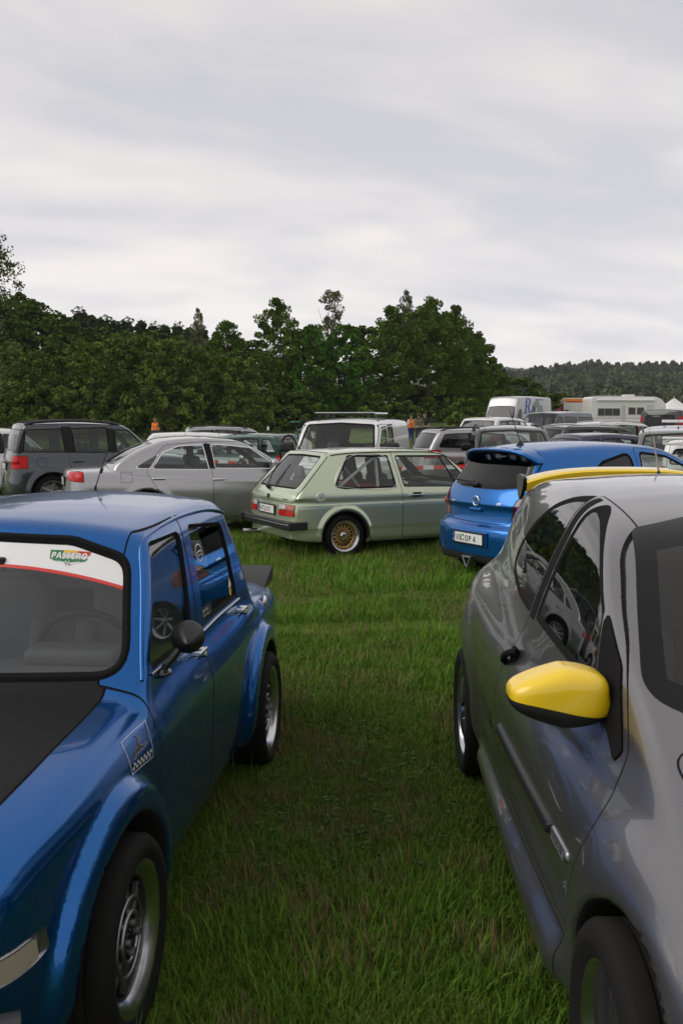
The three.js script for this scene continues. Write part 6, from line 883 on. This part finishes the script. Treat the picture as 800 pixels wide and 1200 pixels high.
// old white hatch with a slotted tail wing
{ const c = buildVehicle({ ...hatchDims, W: .80, H: 1.38, belt: .88, mat: M_.white, R: .28, tumble: .12, rG: .04, rS: .06, wedge: .01, h: .042, rwB: -.62, rwT: -.38, rearWin: [.58, .95, .50, 1.22] });
  const w = new THREE.Group(); w.name = 'rear_wing'; c.g.add(w); part('wing_blade', box(-.60, 1.395, 0, .16, .045, 1.30, .018), M_.white, w); part('wing_base', box(-.57, 1.30, 0, .14, .035, 1.30, .014), M_.white, w); for (let k = 0; k < 5; k++) part('wing_strut', box(-.585, 1.35, -.625 + k * .3125, .12, .07, .045, .008), M_.white, w);
  park(c, 6.12, -16.3, 30 * deg, 'white_old_hatchback', 'white older hatchback with slotted white tail wing', 'car', undefined, .03); }
park(buildVehicle({ ...hatchDims, H: 1.46, mat: M_.blue }), 13.3, -32, 60 * deg, 'blue_small_car', 'blue hatchback beside the black van');
// left side, far
park(buildVehicle({ ...estateDims, H: 1.42, mat: M_.white, h: .06 }), -4.1, -24.4, 82 * deg, 'white_saloon', 'white car roof showing above the silver saloon');
park(buildVehicle({ ...estateDims, H: 1.50, mat: M_.silver, rail: MT.plastic, h: .06 }), -4.35, -31.5, 80 * deg, 'silver_touring_car', 'silver estate with roof rails far behind the silver saloon');
{ const c = buildVehicle({ ...hatchDims, W: .82, H: 1.42, belt: .90, mat: M_.green, tumble: .13, rS: .06, rG: .04, h: .046, R: .29, wedge: .01, glassF: glass([.82, .88, .86]) });
  const r = part('rear_rack', cat([bar([-.62, .95, -.35], [-.92, 1.0, -.35], .012), bar([-.62, .95, .35], [-.92, 1.0, .35], .012), bar([-.92, 1.0, -.45], [-.92, 1.0, .45], .012)]), MT.darkMetal, c.g);
  park(c, -1.35, -22.6, -66 * deg, 'green_small_car', 'dark green hatchback with a bicycle on its rear rack'); }
park(buildVehicle({ ...hatchDims, H: 1.56, mat: M_.white }), -8.75, -22.4, 75 * deg, 'white_tall_car', 'white car behind the boxy dark grey SUV');

// panel vans
const vanDims = { rearSeat: null, hatch: false, h: .075, wedge: 0, tumble: .16, taper: .02, rS: .14, rT: .12, crown: .05, wk: .14, bot: .25, R: .34, cladding: .42 };
{ const c = buildVehicle({ ...vanDims, wb: 3.45, fo: .95, ro: 1.0, W: 1.0, H: 2.72, belt: 1.32, nose: 1.02, cowl: 1.34, wsB: 3.55, wsT: 2.85, rwB: -.98, rwT: -.90, mat: M_.silver, mirrorMat: MT.plastic, mirrorScale: 1.6, wsDrop: .45, rl: [[.85, .9], [1.0, .9], [1.0, 1.5], [.85, 1.5]], rearWin: [.7, 1.35, .66, 2.0], bays: [[2.72, 3.2, 'f', [[2.62, 1.36, .03], [2.62, 2.0, .05], [2.88, 2.0, .06], [3.26, 1.45, .05], [3.26, 1.36, .03]]]], doors: [rectDoor(2.5, 3.38, 1.3, 2.05, -.40, 0)] });
  const tx = canvasTex(512, 256, (x, w, h) => { x.clearRect(0, 0, w, h); x.fillStyle = '#1d4fae'; x.font = 'italic bold 230px serif'; x.fillText('R', 10, 165); x.font = 'italic bold 190px serif'; x.fillText('S', 150, 250); x.fillStyle = '#8d9097'; x.beginPath(); x.ellipse(300, 70, 90, 40, -.4, 0, 7); x.fill(); x.beginPath(); x.ellipse(400, 130, 70, 60, .3, 0, 7); x.fill(); x.fillStyle = '#4a4d55'; x.beginPath(); x.arc(250, 120, 40, 0, 7); x.fill(); x.fillStyle = '#1d4fae'; x.fillRect(290, 10, 200, 12); });
  for (const sd of [-1, 1]) c.decal('side_print', [1.25, 1.98, sd * .95], [sd * 1.25, 0, 0], [0, .64, 0], std([.9, .9, .9], .4, 0, { map: tx, alphaTest: .5 }), .004, c.g, 14, 8);
  park(c, 10.2, -53.5, 218 * deg, 'panel_van', 'tall silver panel van with blue RS lettering on its side', 'van'); }
park(buildVehicle({ ...vanDims, wb: 3.0, fo: .9, ro: .98, W: .95, H: 1.94, belt: 1.12, nose: .95, cowl: 1.15, wsB: 3.0, wsT: 2.15, rwB: -.95, rwT: -.80, mat: M_.blueGrey, rl: [[.8, .9], [.95, .9], [.95, 1.4], [.8, 1.4]], rearWin: [.7, 1.2, .62, 1.7], glassR: tint, bays: [[1.95, 2.6, 'f', [[1.95, 1.16, .03], [1.93, 1.70, .05], [2.22, 1.70, .07], [2.75, 1.22, .05], [2.75, 1.16, .03]]], [.75, 1.8, 'm', [[.75, 1.17, .04], [.75, 1.70, .05], [1.80, 1.71, .05], [1.83, 1.17, .04]]], [-.65, .6, 'm', [[-.65, 1.18, .06], [-.6, 1.69, .06], [.62, 1.70, .05], [.62, 1.17, .04]]]], doors: [rectDoor(1.88, 2.85, 1.15, 1.80, -.55, 0)] }), 10.0, -43.5, 222 * deg, 'blue_grey_van', 'blue grey passenger van facing left beside the panel van', 'van');
park(buildVehicle({ ...vanDims, wb: 3.2, fo: .85, ro: 1.0, W: .95, H: 2.04, belt: 1.16, nose: .92, cowl: 1.12, wsB: 3.05, wsT: 2.2, rwB: -.98, rwT: -.86, h: .06, mat: M_.black, rl: [[.80, .85], [1.0, .85], [.92, 1.78], [.70, 1.76]], rlx: -.6, rearWin: [.66, 1.24, .56, 1.80], glassR: glass([.03, .03, .032], { ior: 1.5 }), bays: [[2.0, 2.7, 'f', [[2.0, 1.14, .03], [1.98, 1.66, .05], [2.3, 1.66, .07], [2.8, 1.2, .05], [2.8, 1.14, .03]]], [.7, 1.85, 'm', [[.7, 1.15, .04], [.7, 1.67, .05], [1.84, 1.68, .05], [1.88, 1.15, .04]]], [-.75, .55, 'm', [[-.75, 1.16, .06], [-.7, 1.65, .06], [.57, 1.67, .05], [.57, 1.15, .04]]]] }), 12.1, -36.2, 46 * deg, 'black_van', 'black passenger van with tall red rear lamps beside the camper', 'van');

// ------------------------------------------------------------------ camper, truck, tent
{ const g = new THREE.Group(), wht = std([.80, .79, .77], .4), creme = std([.62, .60, .55], .45), gl = glass([.10, .11, .12], { ior: 1.5 });
  // living box, x forward 0..7, z right; side towards the camera is +z
  const body = new THREE.Shape(); body.moveTo(0, .55); body.lineTo(0, 2.75); body.quadraticCurveTo(0, 2.95, .2, 2.95); body.lineTo(5.4, 2.95); body.quadraticCurveTo(6.0, 2.92, 6.35, 2.4); body.quadraticCurveTo(6.5, 2.1, 6.3, 1.98); body.lineTo(5.5, 1.9); body.lineTo(5.5, .55); body.closePath();
  const e = new THREE.ExtrudeGeometry(body, { depth: 2.1, bevelEnabled: true, bevelSize: .06, bevelThickness: .06, bevelSegments: 3, curveSegments: 8 }); e.translate(0, 0, -1.05); part('living_box', e, wht, g);
  const cab = new THREE.Shape(); cab.moveTo(5.45, .5); cab.lineTo(5.45, 1.88); cab.lineTo(5.9, 1.88); cab.quadraticCurveTo(6.5, 1.3, 6.75, 1.15); cab.quadraticCurveTo(7.05, 1.0, 7.05, .5); cab.closePath(); const ce = new THREE.ExtrudeGeometry(cab, { depth: 1.8, bevelEnabled: true, bevelSize: .05, bevelThickness: .08, bevelSegments: 3 }); ce.translate(0, 0, -.9); part('cab', ce, wht, g);
  const win = (x0, x1, y0, y1) => { const f = new THREE.Group(); f.name = 'window'; g.add(f); part('window_frame', box((x0 + x1) / 2, (y0 + y1) / 2, 1.125, x1 - x0 + .10, y1 - y0 + .10, .03, .012), std([.30, .27, .22], .5), f); part('pane', box((x0 + x1) / 2, (y0 + y1) / 2, 1.142, x1 - x0, y1 - y0, .012, .004), gl, f); };
  win(.55, 1.05, 1.45, 2.0); win(1.12, 1.75, 1.45, 2.0); win(1.82, 2.4, 1.45, 2.0); win(3.2, 3.75, 1.55, 2.08); win(3.95, 4.5, 1.55, 2.08);
  const door = part('entrance_door', box(5.08, 1.45, 1.125, .62, 1.75, .03, .012), creme, g); part('door_handle', box(4.86, 1.4, 1.15, .10, .03, .03, .008), MT.plastic, door);
  part('awning_case', box(2.9, 2.72, 1.19, 5.0, .13, .16, .04), wht, g); part('side_stripe', box(2.75, 1.22, 1.114, 5.3, .05, .008), std([.35, .33, .30], .6), g); part('lower_skirt', box(2.75, .55, 1.10, 5.4, .30, .04, .015), creme, g); part('service_panel', box(2.75, 1.6, 1.125, .35, 1.4, .02, .008), std([.55, .55, .58], .5), g);
  part('roof_rail', cat([bar([.4, 3.08, .8], [4.6, 3.08, .8], .025), bar([.4, 3.08, -.8], [4.6, 3.08, -.8], .025), ...[.4, 1.8, 3.2, 4.6].flatMap(x => [-.8, .8].map(z => bar([x, 2.98, z], [x, 3.08, z], .02)))]), MT.alloyDull, g); part('roof_box', box(3.6, 3.10, -.1, .9, .22, .7, .08), wht, g);
  for (const x of [1.1, 6.2]) for (const z of [-.95, .95]) { const w = makeWheel({ R: .35, rim: .21, w: .22, style: 'five', spokeMat: MT.alloyDull, seg: 24 }); w.position.set(x, .35, z); if (z < 0) w.rotation.y = Math.PI; g.add(w); }
  const a = 84 * deg, x = 20.9, z = -84; g.position.set(x, gY(x, z), z); g.rotation.y = Math.PI / 2 - a; addTop(g, 'camper', 'white motorhome with overcab and brown framed windows', 'camper'); }
{ const g = new THREE.Group(), red = std([.42, .02, .015], .3, 0, { clearcoat: .7 }), wht = std([.68, .66, .62], .45);
  part('cargo_box', box(-2.1, 1.95, 0, 4.6, 2.1, 2.3, .05), wht, g); for (const sd of [-1, 1]) { part('stripe', box(-2.1, 2.84, sd * 1.152, 4.5, .22, .012), std([.80, .28, .03], .5), g); part('stripe_red', box(-1.3, 2.66, sd * 1.152, 2.6, .13, .014), std([.60, .03, .02], .5), g); } part('rear_edge', box(-4.40, 1.95, 0, .03, 2.0, 2.2), std([.75, .26, .03], .5), g);
  const cab = new THREE.Shape(); cab.moveTo(.35, .6); cab.lineTo(.35, 2.5); cab.quadraticCurveTo(1.3, 2.52, 1.55, 2.2); cab.lineTo(1.95, 1.5); cab.lineTo(2.0, .6); cab.closePath(); const ce = new THREE.ExtrudeGeometry(cab, { depth: 2.0, bevelEnabled: true, bevelSize: .05, bevelThickness: .08, bevelSegments: 2 }); ce.translate(0, 0, -1.0); const C = part('cab', ce, red, g);
  part('cab_window', box(1.05, 1.95, 1.085, .65, .60, .02, .008), glass([.12, .13, .14], { ior: 1.5 }), C); part('cab_window', box(1.05, 1.95, -1.085, .65, .60, .02, .008), glass([.12, .13, .14], { ior: 1.5 }), C); part('chassis', box(-1.2, .75, 0, 6.2, .25, .9, .03), MT.darkMetal, g);
  for (const x of [1.2, -3.1]) for (const z of [-.95, .95]) { const w = makeWheel({ R: .45, rim: .28, w: .28, style: 'five', spokeMat: MT.alloyDull, seg: 24 }); w.position.set(x, .45, z); if (z < 0) w.rotation.y = Math.PI; g.add(w); }
  const x = 20.4, z = -91, a = -88 * deg; g.position.set(x, gY(x, z), z); g.rotation.y = Math.PI / 2 - a; addTop(g, 'rescue_truck', 'red cab truck with white box and orange stripe behind the camper', 'truck'); }
{ const g = new THREE.Group(), cv = std([.74, .73, .71], .8, 0, {}); const r = new THREE.ConeGeometry(2.3, 1.5, 4, 1, true); r.rotateY(Math.PI / 4); r.translate(0, 2.95, 0); part('tent_roof', r, cv, g); part('valance', cat([box(0, 2.1, 1.62, 3.25, .28, .02), box(0, 2.1, -1.62, 3.25, .28, .02), box(1.62, 2.1, 0, .02, .28, 3.2), box(-1.62, 2.1, 0, .02, .28, 3.2)]), cv, g); for (const x of [-1.58, 1.58]) for (const z of [-1.58, 1.58]) part('tent_pole', bar([x, 0, z], [x, 2.2, z], .03), MT.alloy, g); part('finial', M4(new THREE.SphereGeometry(.08, 12, 8), 0, 3.72, 0), MT.alloyDull, g);
  const x = 29.6, z = -88; g.position.set(x, gY(x, z) - .7, z); addTop(g, 'pavilion_tent', 'white pointed pavilion tent beyond the black van', 'tent'); }

// ------------------------------------------------------------------ people by the wood
function person({ x, z, face, shirt, trousers, hair, vest, arm, h = 1.76, label, cap }) {
  const cap3 = (p, a, b, r0, r1) => { const bx = b[0] - a[0], by = b[1] - a[1], bz = b[2] - a[2], px = p[0] - a[0], py = p[1] - a[1], pz = p[2] - a[2], t = clamp((px * bx + py * by + pz * bz) / (bx * bx + by * by + bz * bz), 0, 1); return Math.hypot(px - bx * t, py - by * t, pz - bz * t) - lerp(r0, r1, t); };
  const B = [[[0, 1.50, 0], [0, 1.60, 0], .055, .055], [[.01, 1.64, 0], [.015, 1.69, 0], .085, .095], [[.11, 1.645, 0], [.115, 1.64, 0], .018, .015], [[0, 1.30, .10], [0, 1.42, .15], .13, .075], [[0, 1.30, -.10], [0, 1.42, -.15], .13, .075], [[0, 1.02, .07], [0, 1.28, .09], .135, .13], [[0, 1.02, -.07], [0, 1.28, -.09], .135, .13],
    [[0, .94, .10], [.02, .52, .11], .10, .065], [[0, .94, -.10], [.01, .52, -.11], .10, .065], [[.02, .52, .11], [-.02, .10, .12], .062, .042], [[.01, .52, -.11], [-.01, .10, -.12], .062, .042], [[-.04, .045, .12], [.15, .035, .13], .045, .035], [[-.03, .045, -.12], [.16, .035, -.13], .045, .035],
    [[0, 1.42, -.19], [-.03, 1.14, -.24], .052, .042], [[-.03, 1.14, -.24], [.06, .90, -.23], .04, .03], [[.06, .90, -.23], [.09, .80, -.22], .035, .022]];
  if (arm) B.push([[0, 1.42, .19], [.06, 1.30, .44], .052, .042], [[.06, 1.30, .44], [.14, 1.34, .70], .04, .03], [[.14, 1.34, .70], [.17, 1.36, .82], .033, .018]); else B.push([[0, 1.42, .19], [-.03, 1.14, .24], .052, .042], [[-.03, 1.14, .24], [.06, .90, .23], .04, .03], [[.06, .90, .23], [.09, .80, .22], .035, .022]);
  const f = (x, y, z) => { let d = 9; for (const [a, b, r0, r1] of B) d = smin(d, cap3([x, y, z], a, b, r0, r1), .05); return d; };
  const sh = new Shell(f, [-.3, .35, -.03, 1.86, .95], .028, false), g = new THREE.Group(); let R = sh.all;
  const skin = std([.42, .27, .20], .6), T = (fn, name, m) => { const [i, o] = sh.split(R, fn, 0); R = o; if (i.length) part(name, sh.emit(i, name === 'vest' ? .012 : name === 'hair' ? .012 : .006), m, g); };
  T((x, y, z) => Math.max(1.64 + (x > .05 ? .07 : -.04) - y, -.2 - x), 'hair', std(hair, .9)); T((x, y, z) => Math.max(.09 - y, -9) * 1 < 0 ? Math.max(y - .09, -1) : y - .09, 'shoes', std([.03, .03, .03], .7)); T((x, y, z) => y - .98, 'trousers', std(trousers, .9));
  if (vest) T((x, y, z) => Math.max(1.0 - y, y - 1.47, Math.abs(z) - .20), 'vest', std(vest, .7)); T((x, y, z) => Math.max(.98 - y, y - 1.50, Math.abs(z) - (arm && z > 0 ? .40 : .30), 1.08 - y + (Math.abs(z) > .2 ? .12 : 0)), 'shirt', std(shirt, .85));
  part('body', sh.emit(R), skin, g); const s = h / 1.76; g.scale.set(s, s, s); g.position.set(x, gY(x, z), z); g.rotation.y = Math.PI / 2 - face; addTop(g, 'person', label, 'person', undefined); return g; }
{ const P = (u, d) => atPx(u, d); let [x, z] = P(183, 60); person({ x, z, face: 195 * deg, shirt: [.05, .05, .06], trousers: [.04, .05, .08], hair: [.06, .035, .02], vest: [.85, .20, .01], arm: false, h: 1.70, label: 'person in an orange safety vest beyond the dark grey SUV' });
  [x, z] = P(481, 59); person({ x, z, face: 150 * deg, shirt: [.6, .6, .6], trousers: [.04, .06, .15], hair: [.05, .035, .02], vest: [.85, .22, .02], label: 'person in an orange vest at the left of the standing group' });
  [x, z] = P(490, 58); person({ x, z, face: 4 * deg, shirt: [.11, .10, .07], trousers: [.05, .05, .05], hair: [.05, .03, .02], h: 1.84, label: 'person in an olive shirt seen from behind' });
  [x, z] = P(497, 59.5); person({ x, z, face: 200 * deg, shirt: [.015, .015, .018], trousers: [.05, .05, .07], hair: [.04, .03, .02], h: 1.82, label: 'person in a black shirt beside the olive shirt' }); }
// traffic cones, marker post, tape
{ const red = std([.62, .035, .02], .5), wh = std([.78, .78, .76], .5), proto = new THREE.Group(); part('cone_body', lathe([[.025, .75], [.04, .75], [.085, .50]], 20).rotateX(-Math.PI / 2), red, proto); part('reflective_band', lathe([[.0852, .50], [.13, .28]], 20).rotateX(-Math.PI / 2), wh, proto); part('cone_foot', cat([lathe([[.13, .28], [.165, .06], [.17, .04]], 20).rotateX(-Math.PI / 2), box(0, .02, 0, .40, .04, .40, .01)]), red, proto);
  [501.5, 506.5, 511.5].forEach((u, i) => { const [x, z] = atPx(u, 60), c = i ? proto.clone() : proto; c.position.set(x, gY(x, z), z); addTop(c, 'traffic_cone', 'red and white traffic cone beside the standing group', 'cone', 'traffic cones by the standing group'); });
  const p = new THREE.Group(); part('post', M4(new THREE.CapsuleGeometry(.06, 1.05, 4, 10), 0, .56, 0), wh, p); part('post_band', box(0, .86, 0, .126, .16, .126, .02), MT.plastic, p); const [x, z] = atPx(314.5, 55); p.position.set(x, gY(x, z) + .1, z); addTop(p, 'marker_post', 'white roadside marker post with black band at the wood edge', 'post');
  // barrier tape behind the pale green hatchback, on stakes
  const a = [-2.35, -17.35], b = [3.0, -16.55], n = 40, tx = canvasTex(64, 16, (c, w, h) => { c.fillStyle = '#e9e6e2'; c.fillRect(0, 0, w, h); c.fillStyle = '#d8321f'; c.fillRect(0, 0, w / 2, h); }); tx.wrapS = THREE.RepeatWrapping;
  const q = [], uv = [], ix = []; for (let i = 0; i <= n; i++) { const t = i / n, X = lerp(a[0], b[0], t), Z = lerp(a[1], b[1], t), yy = .99 - .10 * Math.sin(Math.PI * t) + .004 * Math.sin(t * 37), tw = .006 * Math.sin(t * 19); q.push(X, yy - .035, Z + tw, X, yy + .035, Z - tw); uv.push(t * 5.4 / .36, 0, t * 5.4 / .36, 1); if (i < n) { const k = 2 * i; ix.push(k, k + 2, k + 1, k + 1, k + 2, k + 3); } }
  const g = new THREE.BufferGeometry(); g.setAttribute('position', new THREE.Float32BufferAttribute(q, 3)); g.setAttribute('uv', new THREE.Float32BufferAttribute(uv, 2)); g.setIndex(ix); g.computeVertexNormals(); const T = new THREE.Group(); part('tape', g, std([.9, .9, .9], .35, 0, { map: tx }), T); for (const [X, Z] of [a, b]) part('stake', bar([X, -.1, Z], [X, 1.08, Z], .018, .015, 8), std([.25, .19, .12], .9), T); addTop(T, 'barrier_tape', 'red and white barrier tape strung behind the pale green hatchback', 'tape'); }
// bicycle on the rack of the dark green car
{ const g = new THREE.Group(), fr = std([.02, .10, .05], .3, .2, { clearcoat: .8 }), blk = MT.plastic; const wheel = new THREE.Group(); wheel.name = 'wheel'; part('tyre', new THREE.TorusGeometry(.325, .022, 8, 40), MT.tyre, wheel); part('rim', new THREE.TorusGeometry(.298, .010, 6, 40), MT.alloyDull, wheel); const sp = []; for (let k = 0; k < 16; k++) { const a = k / 16 * 6.2832; sp.push(bar([Math.cos(a) * .02, Math.sin(a) * .02, k % 2 ? .02 : -.02], [Math.cos(a + .3) * .295, Math.sin(a + .3) * .295, 0], .002, .002, 4)); } sp.push(M4(new THREE.CylinderGeometry(.02, .02, .07, 10), 0, 0, 0, Math.PI / 2)); part('spokes', cat(sp), MT.alloyDull, wheel); wheel.position.set(.52, .345, 0); g.add(wheel); const w2 = wheel.clone(); w2.position.set(-.52, .345, 0); g.add(w2);
  part('frame', cat([bar([-.52, .345, 0], [-.05, .30, 0], .014), bar([-.05, .30, 0], [.38, .78, 0], .020), bar([-.05, .30, 0], [-.20, .82, 0], .017), bar([-.20, .76, 0], [.36, .86, 0], .018), bar([-.52, .345, .03], [-.19, .74, .02], .010), bar([-.52, .345, -.03], [-.19, .74, -.02], .010), bar([.36, .90, 0], [.39, .76, 0], .022)]), fr, g); part('fork', cat([bar([.39, .76, .04], [.52, .345, .045], .012), bar([.39, .76, -.04], [.52, .345, -.045], .012), box(.39, .765, 0, .04, .03, .11, .01)]), blk, g); part('handlebar', cat([bar([.36, .90, 0], [.42, .98, 0], .016), bar([.42, .98, -.31], [.42, .98, .31], .013), bar([.40, .98, .20], [.40, .98, .32], .018), bar([.40, .98, -.32], [.40, .98, -.20], .018)]), blk, g); part('saddle', cat([bar([-.20, .80, 0], [-.23, .92, 0], .013), box(-.25, .935, 0, .26, .045, .14, .022)]), blk, g); part('crank', cat([M4(new THREE.CylinderGeometry(.085, .085, .006, 24), -.05, .30, .05, Math.PI / 2), bar([-.05, .30, .06], [.06, .17, .07], .009), bar([-.05, .30, -.06], [-.16, .43, -.07], .009), box(.06, .17, .11, .09, .02, .07, .006), box(-.16, .43, -.11, .09, .02, .07, .006)]), MT.darkMetal, g); part('saddle_cover', box(-.25, .962, 0, .20, .014, .12, .006), std([.02, .30, .10], .6), g);
  g.rotation.y = Math.PI / 2 - 30 * deg; const [x, z] = [-.86, -21.3]; g.position.set(x, gY(x, z) + .72, z); addTop(g, 'bicycle', 'bicycle hung on the rear rack of the dark green hatchback', 'bicycle'); }
renderer.render(scene, camera);
